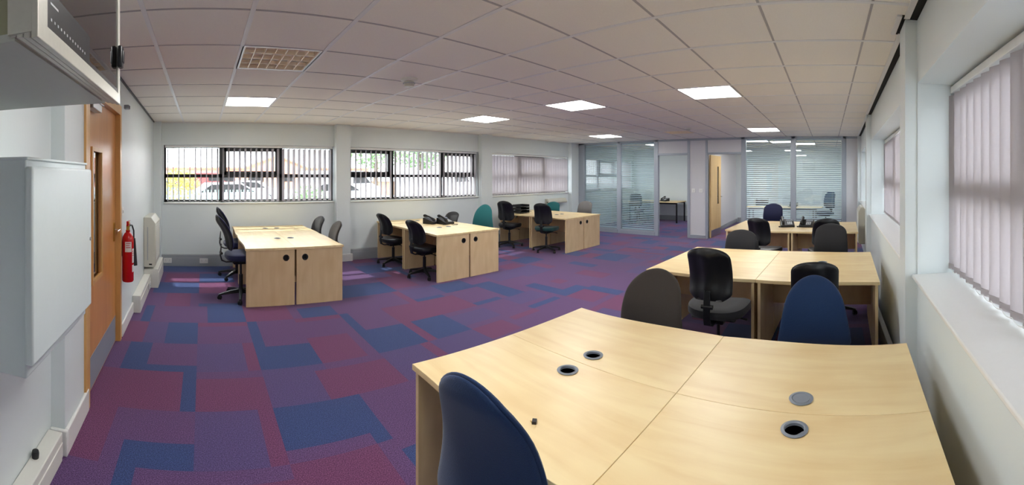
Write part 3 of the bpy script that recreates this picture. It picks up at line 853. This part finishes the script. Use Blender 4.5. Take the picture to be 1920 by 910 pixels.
def chair(label, x, y, rz, pad='bleath', shell='black', style='narrow', top=1.0, seat_h=.50, group=None, seatm=None, H_=None, spin=0, lean=0.0, scale=1.0):
    t = thing('office_chair', label, 'chair', (x, y, 0), rz, group)
    t.scale = (scale, scale, 1)
    sm = seatm or pad
    seat = bpy.data.objects.new('seat', cached(('seat', sm), lambda: seat_mesh(M[sm]))); finish(seat, t); seat.location = (.02, 0, seat_h-.04)
    MB().box(-.16, .20, -.18, .18, -.052, -.034).build('seat_pan', M['black'], seat, bevel=.012, seg=3)
    H_ = H_ or (top-seat_h-.10); H_ = round(H_, 2)
    zb = top-H_
    pd = bpy.data.objects.new('backrest', cached(('pad', pad, style, H_), lambda: back_mesh(M[pad], style, H_, .014, .030))); finish(pd, t)
    pd.location = (-.225+.3*lean, 0, zb); pd.rotation_euler = (0, -lean, 0)
    sh = bpy.data.objects.new('back_shell', cached(('shell', shell, style, H_), lambda: back_mesh(M[shell], style, H_, .020, .004, .955, 'back_shell', ridge=(shell == 'black')))); finish(sh, pd)
    sh.location = (-.008, 0, 0)
    # L-shaped spine from under the seat up to the back
    sp = MB(); sp.rings([[(px-.0, -w, pz), (px+.0, w, pz), (px+dx, w, pz+dz), (px+dx, -w, pz+dz)] for px, w, pz, dx, dz in
        ((-.02, .026, seat_h-.115, 0, .014), (-.20, .026, seat_h-.115, 0, .014), (-.262, .027, seat_h-.09, .014, .014), (-.282, .028, seat_h-.02, .016, 0), (-.272, .026, zb+.02, .012, 0), (-.262, .024, zb+.09, .006, 0))])
    sp.build('back_stem', M['black'], t, bevel=.003)
    MB().tube((-.262, -.045, zb-.03), (-.262, .045, zb-.03), .017).build('height_knob', M['black'], t)
    mech = MB().box(-.11, .12, -.075, .075, seat_h-.135, seat_h-.092).build('tilt_mechanism', M['black'], t, bevel=.012, seg=3)
    MB().path([(.04, -.07, seat_h-.115), (.05, -.17, seat_h-.12), (.055, -.23, seat_h-.13)], [.005, .005, .009]).build('height_lever', M['black'], mech)
    MB().tube((0, 0, seat_h-.14), (0, 0, .30), .014).tube((0, 0, .31), (0, 0, .07), .026).build('gas_column', M['black'], t)
    sb = bpy.data.objects.new('star_base', cached('star', star_base)); finish(sb, t); sb.rotation_euler = (0, 0, spin)
    cm = cached('castor', castor_mesh)
    for k in range(5):
        a = 2*PI*k/5+.2
        c = bpy.data.objects.new('castor', cm); finish(c, sb); c.location = (.29*math.cos(a), .29*math.sin(a), 0); c.rotation_euler = (0, 0, a*1.7+k)
    return t

# nearest block
chair('navy blue fabric chair tucked under the left side of the nearest desk', .98, .95, .15, 'navy', 'navy', 'shield', 1.03, .52, H_=.52)
chair('charcoal fabric chair on the far side of the nearest desk, at its left', 2.25, 1.18, PI-.1, 'char', 'black', 'dome', .955, .48, H_=.46, scale=1.08)
chair('navy blue fabric chair on the far side of the nearest desk, near the right wall', 2.33, .08, PI+.05, 'navy', 'black', 'shield', .955, .49, H_=.46)
# middle block
chair('black chair with ribbed plastic back on the near side of the middle desks', 3.10, .88, -.05, 'bleath', 'black', 'narrow', 1.07, .57, H_=.42, seatm='bfab', scale=1.0)
chair('black chair mostly hidden behind the navy chair, before the middle desks', 3.12, .11, .05, 'bleath', 'black', 'narrow', .99, .50, H_=.40)
chair('dark grey fabric chair on the far side of the middle desks, at the left', 4.72, 1.10, PI, 'bfab', 'black', 'medium', .915, .48, H_=.40)
chair('black fabric chair on the far side of the middle desks, at the right', 4.62, -.02, PI-.05, 'bfab', 'black', 'medium', 1.02, .5, H_=.44)
# farthest right block
chair('black chair on the near side of the farthest right desks, at the left', 5.92, .96, -.25, 'bleath', 'black', 'narrow', 1.0, .52, H_=.42)
chair('black chair on the near side of the farthest right desks, at the right', 5.85, .05, .1, 'bleath', 'black', 'medium', 1.01, .52, H_=.42)
chair('navy chair behind the farthest right desks, in front of the glass partition', 7.80, 1.12, PI, 'dnavy', 'black', 'medium', 1.04, .52, H_=.46)
# leftmost block
chair('dark blue chair at the left of the leftmost desks, nearer the camera', .50, 5.20, .12, 'dnavy', 'black', 'narrow', 1.13, .59, H_=.50, spin=.5, lean=.24)
chair('dark blue chair at the left of the leftmost desks, nearer the window wall', .54, 6.28, .1, 'dnavy', 'black', 'narrow', 1.14, .57, H_=.50, lean=.2)
chair('black fabric chair at the right of the leftmost desks, nearer the window', 1.72, 6.45, PI+.1, 'bfab', 'black', 'medium', .92, .48, H_=.38)
chair('dark grey chair seen side-on at the right of the leftmost desks', 1.70, 5.54, PI-.05, 'char', 'black', 'medium', .94, .48, H_=.40)
# middle window block
chair('black leather chair at the left of the middle window desks, nearest the camera', 3.36, 5.40, .15, 'bleath', 'black', 'medium', .93, .48, H_=.40, spin=.3, lean=.12)
chair('black leather chair at the left of the middle window desks, by the window wall', 3.32, 6.40, .1, 'bleath', 'black', 'medium', .95, .48, H_=.40, spin=.8, lean=.12)
chair('small black fabric chair behind the phones on the middle window desks', 4.50, 6.50, PI+.1, 'bfab', 'black', 'medium', .88, .47, H_=.36)
chair('bright teal fabric chair between the middle and third window desks', 4.72, 5.70, PI+.35, 'teal', 'teal', 'shield', 1.06, .5, H_=.5)
# third window block
chair('black leather chair with dark green seat at the third window desks', 6.42, 5.50, .30, 'bleath', 'black', 'medium', 1.05, .52, H_=.46, seatm='dgreen', spin=.2, lean=.08)
chair('black leather chair at the third window desks beside the letter tray', 6.30, 6.50, .32, 'bleath', 'black', 'medium', 1.06, .52, H_=.46, lean=.08)
chair('pale teal chair half hidden behind the third window desks', 7.78, 6.55, PI+.3, 'teal', 'black', 'medium', .93, .48, H_=.42)
chair('grey fabric chair between the third window desks and the glass partition', 7.82, 5.60, PI+.1, 'grey', 'black', 'medium', .985, .5, H_=.44)
# glazed offices
chair('dark office chair seen through the blind of the left glazed office', 11.7, 6.1, .3, 'dnavy', 'black', 'medium', 1.05, .5, H_=.46)
chair('blue office chair seen through the blind of the right glazed office', 11.6, .08, 2.5, 'navy', 'navy', 'medium', 1.14, .55, H_=.50)

# ------------------------------------------------------------------ desk phones and small things
DZ = .715
def phone(label, x, y, rz, z=DZ, off=False):
    t = thing('desk_phone', label, 'telephone', (x, y, z+.0015), rz, None)      # user side is -y
    t.scale = (1.25, 1.15, 1.25)
    prof = [(-.10, 0), (.10, 0), (.10, .085), (.085, .09), (-.10, .028)]
    mb = MB(); n = len(prof)
    mb.add([(-.095, a, b) for a, b in prof]+[(.095, a, b) for a, b in prof], [tuple(range(n)), tuple(range(n, 2*n))[::-1]]+[(i, (i+1) % n, (i+1) % n+n, i+n) for i in range(n)])
    mb.build('phone_body', M['black'], t, bevel=.004)
    sl = .062/.185
    def on(u, v, w): return (u, v, .028+(v+.10)*sl+w)
    def plate_(name, u0, u1, v0, v1, w, m):
        mb = MB(); mb.add([on(u0, v0, 0), on(u1, v0, 0), on(u1, v1, 0), on(u0, v1, 0), on(u0, v0, w), on(u1, v0, w), on(u1, v1, w), on(u0, v1, w)],
               [(0, 3, 2, 1), (4, 5, 6, 7), (0, 1, 5, 4), (1, 2, 6, 5), (2, 3, 7, 6), (3, 0, 4, 7)]); return mb.build(name, M[m], t)
    plate_('display', -.01, .085, .03, .075, .004, 'grom')
    kp = MB()
    for a in range(3):
        for b in range(4):
            u = .0+a*.024; v = -.075+b*.022; p = [on(u, v, 0), on(u+.016, v, 0), on(u+.016, v+.013, 0), on(u, v+.013, 0), on(u, v, .005), on(u+.016, v, .005), on(u+.016, v+.013, .005), on(u, v+.013, .005)]
            kp.add(p, [(0, 3, 2, 1), (4, 5, 6, 7), (0, 1, 5, 4), (1, 2, 6, 5), (2, 3, 7, 6), (3, 0, 4, 7)])
    kp.build('keypad', M['led'], t)
    hs = MB(); pts = [on(-.062, -.10+k*.02, .022+.02*math.sin(PI*k/10)) for k in range(11)]
    hs.path(pts, [.018, .023, .02, .014, .012, .012, .012, .014, .02, .023, .018], n=10)
    hs.build('handset', M['black'], t)
    co = MB(); pts = []
    for k in range(90):
        u = k/89; a = k*1.1
        cx_, cy_ = -.07-.05*math.sin(PI*u), -.10-.0*u+.09*(u-.0)*1.0-.03
        pts.append((cx_+.006*math.cos(a), cy_, .009+.006*math.sin(a)))
    co.path(pts, .002, n=5); co.build('coiled_cord', M['black'], t)
    return t
phone('black desk phone on the middle window desks, the left one of the two', 4.02, 6.22, .5)
phone('black desk phone on the middle window desks, the right one of the two', 4.20, 6.02, .2)
phone('black desk phone on the farthest right desks, the left one of the two', 6.92, .72, -PI/2+.2)
phone('black desk phone on the farthest right desks, the right one of the two', 6.92, .38, -PI/2-.1)
phone('black desk phone on the table in the left glazed office', 12.75, 5.55, -PI/2-.3)
phone('black desk phone on the table in the right glazed office', 11.4, 1.0, -PI/2)

def cable(label, pts, m='black', r=.003):
    o = MB().path(pts, r, n=6).build('phone_cable', M[m], None); tag(o, label, 'cable'); return o
cable('black cable lying beside the phones on the middle window desks', [(4.28, 5.90, DZ+.004), (4.34, 5.82, DZ+.004), (4.28, 5.76, DZ+.004), (4.20, 5.78, DZ+.004), (4.22, 5.84, DZ+.004)], r=.004)

def tray(label, x, y, rz, z=DZ):
    t = thing('letter_tray', label, 'letter tray', (x, y, z+.0015), rz)
    for k in range(3):
        zz = .008+k*.07
        mb = MB(); mb.box(-.17, .17, -.125, .125, zz, zz+.004); mb.box(-.17, .17, .121, .125, zz, zz+.055); mb.box(-.17, -.166, -.125, .125, zz, zz+.055); mb.box(.166, .17, -.125, .125, zz, zz+.055)
        mb.box(-.17, -.05, -.125, -.121, zz, zz+.018); mb.box(.05, .17, -.125, -.121, zz, zz+.018)
        mb.build('tray', M['black'], t)
    for a in (-.165, .165):
        for b in (-.12, .12): MB().tube((a, b, 0), (a, b, .19), .005, n=8).build('stacking_post', M['black'], t)
tray('black three-tier letter tray on the third window desks', 6.80, 6.62, .1)
tray('black letter tray on the table in the right glazed office', 11.6, 1.95, PI/2)

# tiny cable clip on the nearest desk
t = thing('cable_clip', 'tiny black and brass cable clip lying on the nearest desk', 'cable clip', (1.055, .960, DZ), .6)
MB().box(-.011, .011, -.008, .008, 0, .010).build('clip_body', M['black'], t, bevel=.001)
MB().box(.006, .016, -.004, .004, .001, .004).tube((-.006, .008, .004), (.004, .014, .004), .0015, n=6).build('clip_pin', M['brass'], t)

# tables in the offices
def table(label, loc, pts, legs, legm, th=.028):
    t = thing('office_table', label, 'table', loc)
    put('tabletop', slab_mesh('tabletop', pts, [], th, M['maple'], .001), t, Matrix.Translation((0, 0, DZ-th)))
    for (a, b) in legs:
        MB().box(a-.022, a+.022, b-.022, b+.022, 0, DZ-th).build('leg', M[legm], t, bevel=.003)
    xs = [a for a, b in legs]; ys = [b for a, b in legs]
    MB().box(min(xs)-.015, min(xs)+.015, min(ys), max(ys), DZ-th-.05, DZ-th-.002).box(max(xs)-.015, max(xs)+.015, min(ys), max(ys), DZ-th-.05, DZ-th-.002).build('under_frame', M[legm], t)
table('maple table with black legs against the wall of the left glazed office', (12.85, 5.9, 0), rect(-.42, .42, -.95, .95), [(-.37, -.9), (.37, -.9), (-.37, .9), (.37, .9)], 'black')
cur = [(-.4, -.95), (.1, -1.0), (.35, -.8), (.42, -.4), (.42, 1.2), (-.4, 1.2), (-.36, .4), (-.42, 0), (-.48, -.5)]
table('curved maple table inside the right glazed office', (11.45, 1.15, 0), cur, [(-.3, -.8), (.3, -.7), (-.3, 1.1), (.3, 1.1)], 'steel')

# ------------------------------------------------------------------ left wall things
def onleft(s, out, z): return lw(s, out, z)
# white steel cabinet with projecting door
cb = thing('electrical_cabinet', 'pale grey-white steel wall cabinet with its door ajar in front, left of the wooden door', 'wall cabinet', (LX, 1.47, 1.32))
cb.rotation_euler = (0, 0, .0)
b = MB().box(.001, .325, -.34, .30, -.36, .339).build('cabinet_body', M['cab'], cb, bevel=.006)
MB().box(.001, .331, -.345, .305, .330, .340).build('top_lip', M['cab'], cb, bevel=.003)
dr = MB().box(.335, .365, -.377, .26, -.298, .309).build('cabinet_door', M['cab'], cb, bevel=.008, seg=3)
MB().box(.324, .337, -.30, .24, -.28, .28).build('door_return', M['cab'], cb)
MB().tube((.365, .235, .0), (.370, .235, .0), .008).build('door_lock', M['steel'], dr)

# wall mounted network cabinet with tinted glass door
rk = thing('network_cabinet', 'silver-framed wall network cabinet with tinted glass door at top left', 'wall cabinet', (LX, .95, 1.839))
D_ = .59; hw = .335; HH = CZ-1.839-.03
MB().box(D_-.058, D_-.0005, -hw+.0005, -hw+.044, .0075, HH).box(D_-.058, D_-.0005, -hw+.04, hw-.03, .0095, .028).build('frame_core', M['silver'], rk)
ns = MB().box(0, D_-.055, -hw+.02, hw-.02, .012, HH).build('side_shell', M['olive'], rk)
MB().box(0, D_-.05, -hw+.012, hw-.012, .0, .014).build('underside', M['rackb'], rk)
# stepped front frame (ridged mouldings)
for k, (x0_, x1_, ins) in enumerate([(D_-.058, D_-.046, .009), (D_-.043, D_-.031, .006), (D_-.028, D_-.016, .003), (D_-.013, D_, 0)]):
    fm = slab_mesh('frame_moulding', rect(-hw+ins, hw-ins, ins-.004, HH), [rect(-hw+.045, hw-.028, .028, HH-.04)], x1_-x0_, M['silver'], .002)
    put('frame_moulding', fm, rk, M_stand('y', x0_))
MB().box(D_-.008, D_-.004, -hw+.040, hw-.024, .024, HH-.03).build('glass_door', M['tglass'], rk)
eq = MB().box(D_-.004, D_-.0012, -hw+.046, -.02, .029, .10).box(D_-.004, D_-.0012, -.0201, hw-.03, .029, .04).build('control_fascia', M['black'], rk)
for k in range(13): MB().box(D_-.0013, D_-.0006, -hw+.062+k*.0175, -hw+.067+k*.0175, .045, .050).build('port_light', M['led'], eq)
MB().box(D_-.0013, D_-.0006, -hw+.06, -hw+.10, .075, .079).build('label_strip', M['led'], eq)
MB().box(D_-.13, D_-.12, -hw+.04, hw-.03, .03, HH-.02).build('back_plate', M['dark'], rk)
MB().box(D_-.10, D_-.05, -hw+.05, -hw+.075, .135, HH-.03).build('rack_post', M['steel'], rk)
lt = MB().box(D_-.002, D_+.014, hw-.040, hw-.008, .11, .18).build('door_latch', M['black'], rk, bevel=.005)
MB().box(D_+.013, D_+.018, hw-.034, hw-.014, .125, .165).build('latch_grip', M['black'], lt, bevel=.003)

# trunking on the left wall
trunking('cable_trunking', 'white box trunking at floor level in the bottom left corner', [(.004, .09, 0, 1.15, 0, .16, 'x')], 'offw', (LX, .95, 0))
trunking('cable_trunking', 'short white box trunking at floor level past the wooden door', [(.004, .10, 0, 1.05, 0, .2, 'x')], 'offw', onleft(4.585, 0, 0), LROT)
trunking('cable_trunking', 'white raised trunking box under the white wall heater', [(.004, .21, 0, .85, 0, .27, 'x')], 'offw', onleft(5.64, 0, 0), LROT)
st = thing('door_stop', 'small black rubber door stop on the white corner trunking', 'door stop', (LX+.03, 1.86, .16))
MB().lathe([(0, 0), (.018, 0), (.02, .022), (.017, .034), (0, .036)]).build('rubber_buffer', M['black'], st)
socket('white light switch on the left wall just past the wooden door', onleft(3.93, 0, 1.24), PI/2, 'light_switch', 'light switch', .086, .086)
socket('white double socket on the short trunking past the wooden door', onleft(5.40, .112, .1), PI/2+LROT)
al = thing('door_contact', 'small grey ridged alarm sounder high on the left wall', 'alarm sounder', onleft(4.1, 0, 2.32), LROT)
MB().box(0, .05, -.04, .04, -.02, .02).build('sounder_body', M['trunk'], al, bevel=.004)
for k in range(3): MB().box(.05, .053, -.035, .035, -.014+k*.011, -.009+k*.011).build('sounder_slot', M['dark'], al)

# fire extinguisher with horn
fe = thing('fire_extinguisher', 'red carbon dioxide fire extinguisher hung on the left wall by the wooden door', 'fire extinguisher', onleft(3.90, .068, .55), LROT)
MB().lathe([(0, 0), (.05, 0), (.058, .012), (.058, .40), (.054, .44), (.036, .475), (.022, .49), (.022, .51), (0, .51)], n=28).build('cylinder', M['red'], fe)
mb = MB()
N = 12
for (a0, a1, z0, z1) in ((-1.9, -.75, .30, .40), (-.6, .1, .10, .17), (-.6, .1, .19, .33)):
    r = .0586; vs = []; 
    for zz in (z0, z1): vs += [(r*math.cos(a0+(a1-a0)*k/N), r*math.sin(a0+(a1-a0)*k/N), zz) for k in range(N+1)]
    mb.add(vs, [(k, k+1, k+N+2, k+N+1) for k in range(N)])
mb.build('instruction_label', M['paper'], fe)
for (a0, a1, zc) in ((-1.75, -.95, .385), (-1.75, -1.1, .365), (-1.75, -.95, .345), (-.55, .05, .305), (-.55, .05, .285), (-.55, -.1, .265)):
    r = .0589; vs = []; mb = MB()
    for zz in (zc-.003, zc+.003): vs += [(r*math.cos(a0+(a1-a0)*k/N), r*math.sin(a0+(a1-a0)*k/N), zz) for k in range(N+1)]
    mb.add(vs, [(k, k+1, k+N+2, k+N+1) for k in range(N)])
    mb.build('printed_line', M['red'], fe)
vl = MB().tube((0, 0, .505), (0, 0, .56), .018).build('valve', M['brass'], fe)
MB().box(-.012, .012, -.02, .085, .56, .572).box(-.011, .011, -.02, .08, .59, .60).box(-.01, .01, -.03, -.015, .55, .60).build('squeeze_handle', M['red'], fe, bevel=.003)
MB().box(-.014, .014, .0, .03, .573, .588).build('safety_tag', M['yellow'], fe)
MB().path([(.0, .018, .53), (.01, .07, .55), (.02, .14, .54), (.03, .185, .48), (.03, .19, .40)], .008).build('hose', M['black'], fe)
MB().lathe([(0, .40), (.016, .40), (.022, .34), (.032, .20), (.038, .12), (.034, .12), (0, .2)], (.03, .19, 0)).build('discharge_horn', M['black'], fe)
MB().box(-.09, -.058, -.02, .02, .25, .48).build('wall_bracket', M['steel'], fe)

def heater(name, label, loc, rz, w, d, h, grille=True):
    t = thing(name, label, 'heater', loc, rz)        # back at x=0, faces +x, runs along y
    prof = [(0, 0), (d*.88, 0), (d, .03), (d, h-.09), (d*.62, h), (0, h)]
    n = len(prof); mb = MB(); mb.add([(a, 0, b) for a, b in prof]+[(a, w, b) for a, b in prof], [tuple(range(n)), tuple(range(n, 2*n))[::-1]]+[(i, (i+1) % n, (i+1) % n+n, i+n) for i in range(n)])
    mb.build('heater_case', M['cream'], t, bevel=.008, seg=3)
    gm = MB()
    for k in range(int(h/.03)-6): gm.box(d-.002, d+.003, w*.12, w*.88, .09+k*.03, .105+k*.03)
    gm.build('front_grille', M['offw'], t)
    g2 = MB()
    for k in range(int(w/.04)-2): g2.box(d*.66, d*.92, .04+k*.04, .055+k*.04, h-.068, h-.020)
    MB().box(d*.30, d*.36, -.004, .0, .1, h-.14).build('side_seam', M['trunk'], t)
    MB().box(d*.45, d*.70, -.004, .0, .03, .05).build('badge', M['dark'], t)
    return t
heater('wall_heater', 'cream upright wall heater in the corner left of the left window', onleft(5.62, .004, .30), LROT, .66, .17, .71)
heater('wall_heater', 'short cream heater on the wall under the third window', (8.25, WY-.004, .84), -PI/2, .80, .16, .13)
heater('wall_heater', 'cream wall heater on the right wall beside the farthest right desks', (8.6, RY, .25), PI/2, .75, .13, .73)

# ------------------------------------------------------------------ outside
o = MB().box(-60, 90, WY+.45, 110, -.3, -.15).build('ground', M['tarmac'], None); o['kind'] = 'structure'
o = MB().box(-60, 90, -60, RY-.5, -.3, -.15).build('ground_side', M['tarmac'], None); o['kind'] = 'structure'

def vehicle(label, x, y, rz, m, kind='car'):
    t = thing('parked_'+kind, label, kind, (x, y, -.15), rz)
    if kind == 'car':
        L_, W_, prof = 4.3, 1.75, [(-2.15, .3), (-2.1, .75), (-1.9, .95), (-1.3, 1.0), (-.7, 1.42), (.7, 1.45), (1.5, 1.0), (2.1, .85), (2.15, .3)]
        gl = [(-.65, 1.36), (-1.15, 1.02), (1.35, 1.02), (.68, 1.39)]
    else:
        L_, W_, prof = 5.0, 1.95, [(-2.5, .35), (-2.5, 1.95), (-2.3, 2.05), (1.2, 2.05), (1.9, 1.25), (2.45, 1.05), (2.5, .35)]
        gl = [(.4, 1.85), (.4, 1.28), (1.75, 1.28), (1.2, 1.85)]
    def ext(mb, pr, w):
        n = len(pr); mb.add([(a, -w, b) for a, b in pr]+[(a, w, b) for a, b in pr], [tuple(range(n)), tuple(range(n, 2*n))[::-1]]+[(i, (i+1) % n, (i+1) % n+n, i+n) for i in range(n)])
    mb = MB(); ext(mb, prof, W_/2); mb.build('vehicle_body', m, t, bevel=.06, seg=2)
    mb = MB(); ext(mb, gl, W_/2+.01); mb.build('side_window', M['dark'], t)
    for a in (-L_*.31, L_*.31):
        for s in (-1, 1): MB().lathe([(0, -.1), (.3, -.1), (.32, -.06), (.32, .06), (.3, .1), (0, .1)], (a, s*(W_/2-.08), .32), 20, axis='y').build('wheel', M['tyre'], t)
vehicle('silver car parked outside the left window, left of centre', .9, 18.5, .15, M['cars'])
vehicle('white car parked outside the left window, at its right', 6.2, 19.0, .1, M['carw'])
vehicle('white van parked outside between the left and middle windows', 8.6, 24, .2, M['carw'], 'van')
vehicle('white car parked outside the centre bay of the left window', 2.9, 25, 2.9, M['carw'])
vehicle('white van parked outside the middle window', 13.5, 20, .1, M['carw'], 'van')
vehicle('blue car parked far outside at the left window edge', -3.2, 28, .9, M['carb'])
vehicle('silver car parked outside the middle window', 12.6, 15.5, .2, M['cars'])
vehicle('red van parked outside before the orange brick building', .0, 36, .1, M['carr'], 'van')
vehicle('red van outside left behind the yellow bush', -7.5, 36, .0, M['carr'], 'van')

bd = thing('brick_building', 'orange brick industrial building with a pitched roof outside the left window', 'building', (9, 52, -.15))
pr = [(-14, 0), (14, 0), (14, 2.7), (5.2, 2.7), (0.8, 4.3), (-3.6, 2.7), (-14, 2.7)]
put('brick_wall', slab_mesh('brick_wall', pr, [], 14, M['brick']), bd, M_stand('x', 0))
mb = MB()
for a, b in (((-3.9, 2.6), (.8, 4.4)), ((.8, 4.4), (5.5, 2.6)), ((5.5, 2.75), (14, 2.75)), ((-14, 2.75), (-3.9, 2.75))): mb.path([(a[0], -.15, a[1]), (b[0], -.15, b[1])], .17, n=4)
mb.build('roof_verge', M['terr'], bd)
for k in range(6): MB().box(-11+k*4, -9+k*4, -.1, .05, 1.0, 2.0).build('shop_window', M['dark'], bd)
bd = thing('warehouse', 'long low warehouse with a pale metal roof outside the middle window', 'building', (27, 34, -.15), .15)
MB().box(-11, 11, 0, 10, 0, 1.3).build('warehouse_wall', M['brick'], bd)
mb = MB(); mb.add([(-11.5, -.4, 1.25), (11.5, -.4, 1.25), (11.5, 5, 1.9), (-11.5, 5, 1.9), (11.5, 10.4, 1.25), (-11.5, 10.4, 1.25)], [(0, 1, 2, 3), (3, 2, 4, 5), (0, 3, 5), (1, 4, 2), (0, 5, 4, 1)])
mb.build('metal_roof', M['metroof'], bd)

def tree(name, label, cat, x, y, h, r, m, z0=.35, seed=1, trunk=True):
    t = thing(name, label, cat, (x, y, -.15)); rnd = random.Random(seed)
    if trunk: MB().path([(0, 0, 0), (.05, 0, h*.4), (.0, .05, h*.7)], [.16*r/1.8, .11*r/1.8, .06*r/1.8]).build('trunk', M['bark'], t)
    mb = MB()
    for k in range(1500):
        a = rnd.uniform(0, 2*PI); b = rnd.uniform(-1, 1); q = rnd.random()**.35
        p = Vector((r*q*math.sqrt(1-b*b)*math.cos(a), r*q*math.sqrt(1-b*b)*math.sin(a), h*(z0+1)/2+b*q*h*(1-z0)/2))
        s = rnd.uniform(.06, .16)*max(.6, r/1.6); u = Vector((rnd.gauss(0, 1), rnd.gauss(0, 1), rnd.gauss(0, 1))).normalized(); w = u.orthogonal().normalized()
        mb.add([p-u*s, p+w*s*.5, p+u*s, p-w*s*.5], [(0, 1, 2, 3)])
    mb.build('foliage', m, t, smooth=False)
tree('tree', 'leafy green tree outside the left part of the middle window', 'tree', 12.5, 27, 6.5, 2.6, M['leaf'], seed=2)
tree('tree', 'leafy green tree outside the centre of the middle window', 'tree', 19.5, 32, 6.5, 3.0, M['leaf'], seed=3)
tree('tree', 'tall green tree far outside the third window', 'tree', 30, 26, 6, 3.2, M['leaf'], seed=4)
tree('tree', 'distant green tree outside the left edge of the left window', 'tree', -14, 74, 8.0, 3.4, M['leaf'], seed=5)
tree('bush', 'yellow-leaved bush outside the left bay of the left window', 'bush', -.85, 15.5, 2.1, .8, M['leafy'], .0, 6, False)
tree('bush', 'green bush behind the palisade fence outside the left window', 'bush', 4.2, 15.5, 1.4, .8, M['leaf'], .0, 7, False)

fn = thing('palisade_fence', 'green palisade fence outside the left bay of the left window', 'fence', (-1.0, 14.2, -.15))
mb = MB()
for k in range(46): mb.box(-3+k*.13, -2.94+k*.13, -.01, .01, .05, 1.25)
mb.build('paling_row', M['fenceg'], fn)
MB().box(-3.05, 3.0, .01, .04, .25, .31).box(-3.05, 3.0, .01, .04, 1.0, 1.06).build('fence_rail', M['fenceg'], fn)

# the right-hand wall stands a couple of degrees off square: turn everything built on it about (2.4, RY)
RROT = -.033
def on_right(o):
    if o.parent is not None or o.type in ('LIGHT', 'CAMERA'): return False
    if o.name.startswith(('ground', 'wall_office', 'wall_part', 'ceiling', 'floor', 'wall_left', 'wall_windows', 'wall_lobby', 'office_', 'desk_', 'letter', 'network', 'electrical')): return False
    if o.type == 'MESH' and o.location.length < 1e-6:
        ys = [v.co.y for v in o.data.vertices]; xs = [v.co.x for v in o.data.vertices]
        return max(ys) < RY+.2
    return o.location.y < RY+.1
for o in [o for o in scene.objects if on_right(o)]:
    p = Vector((2.4, RY, 0)); Rm = Matrix.Rotation(RROT, 3, 'Z')
    o.location = p + Rm @ (o.location - p); o.rotation_euler.z += RROT
# ------------------------------------------------------------------ light
w = bpy.data.worlds.new('sky'); scene.world = w; w.use_nodes = True
nt = w.node_tree; bg = nt.nodes['Background']
tc = nt.nodes.new('ShaderNodeTexCoord'); sep = nt.nodes.new('ShaderNodeSeparateXYZ'); rp = nt.nodes.new('ShaderNodeValToRGB')
nt.links.new(tc.outputs['Generated'], sep.inputs[0]); nt.links.new(sep.outputs['Z'], rp.inputs['Fac'])
rp.color_ramp.elements[0].color = (.92, .95, 1, 1); rp.color_ramp.elements[1].color = (.80, .88, 1, 1)
nt.links.new(rp.outputs['Color'], bg.inputs['Color']); bg.inputs['Strength'].default_value = 5.2
sd = bpy.data.lights.new('sun', 'SUN'); sd.energy = 4.5; sd.angle = math.radians(.8); sd.color = (1, .96, .9)
so = bpy.data.objects.new('sun', sd); COL.objects.link(so); so.location = (0, 20, 20)
so.rotation_euler = Vector((-.10, .62, .79)).to_track_quat('Z', 'Y').to_euler()

# ------------------------------------------------------------------ camera
F, HZ = 747.0, 330.0
cd = bpy.data.cameras.new('camera'); cam = bpy.data.objects.new('camera', cd); COL.objects.link(cam)
cd.type = 'PANO'; cd.panorama_type = 'CENTRAL_CYLINDRICAL'
cd.central_cylindrical_range_u_min = -960/F; cd.central_cylindrical_range_u_max = 960/F
cd.central_cylindrical_range_v_min = -(910-HZ)/F; cd.central_cylindrical_range_v_max = HZ/F
cd.central_cylindrical_radius = 1.0
cd.clip_start = .02; cd.clip_end = 500
cam.location = (0, 0, 1.6); cam.rotation_euler = (PI/2, 0, -(960-380)/F)
scene.camera = cam
vs_ = scene.view_settings
vs_.view_transform = 'Standard'; vs_.look = 'None'; vs_.gamma = 1; vs_.use_curve_mapping = False
vs_.exposure = 1.16
scene.cycles.use_denoising = True
scene.cycles.max_bounces = 8; scene.cycles.diffuse_bounces = 5; scene.cycles.glossy_bounces = 4; scene.cycles.transparent_max_bounces = 16
scene.cycles.sample_clamp_indirect = 12
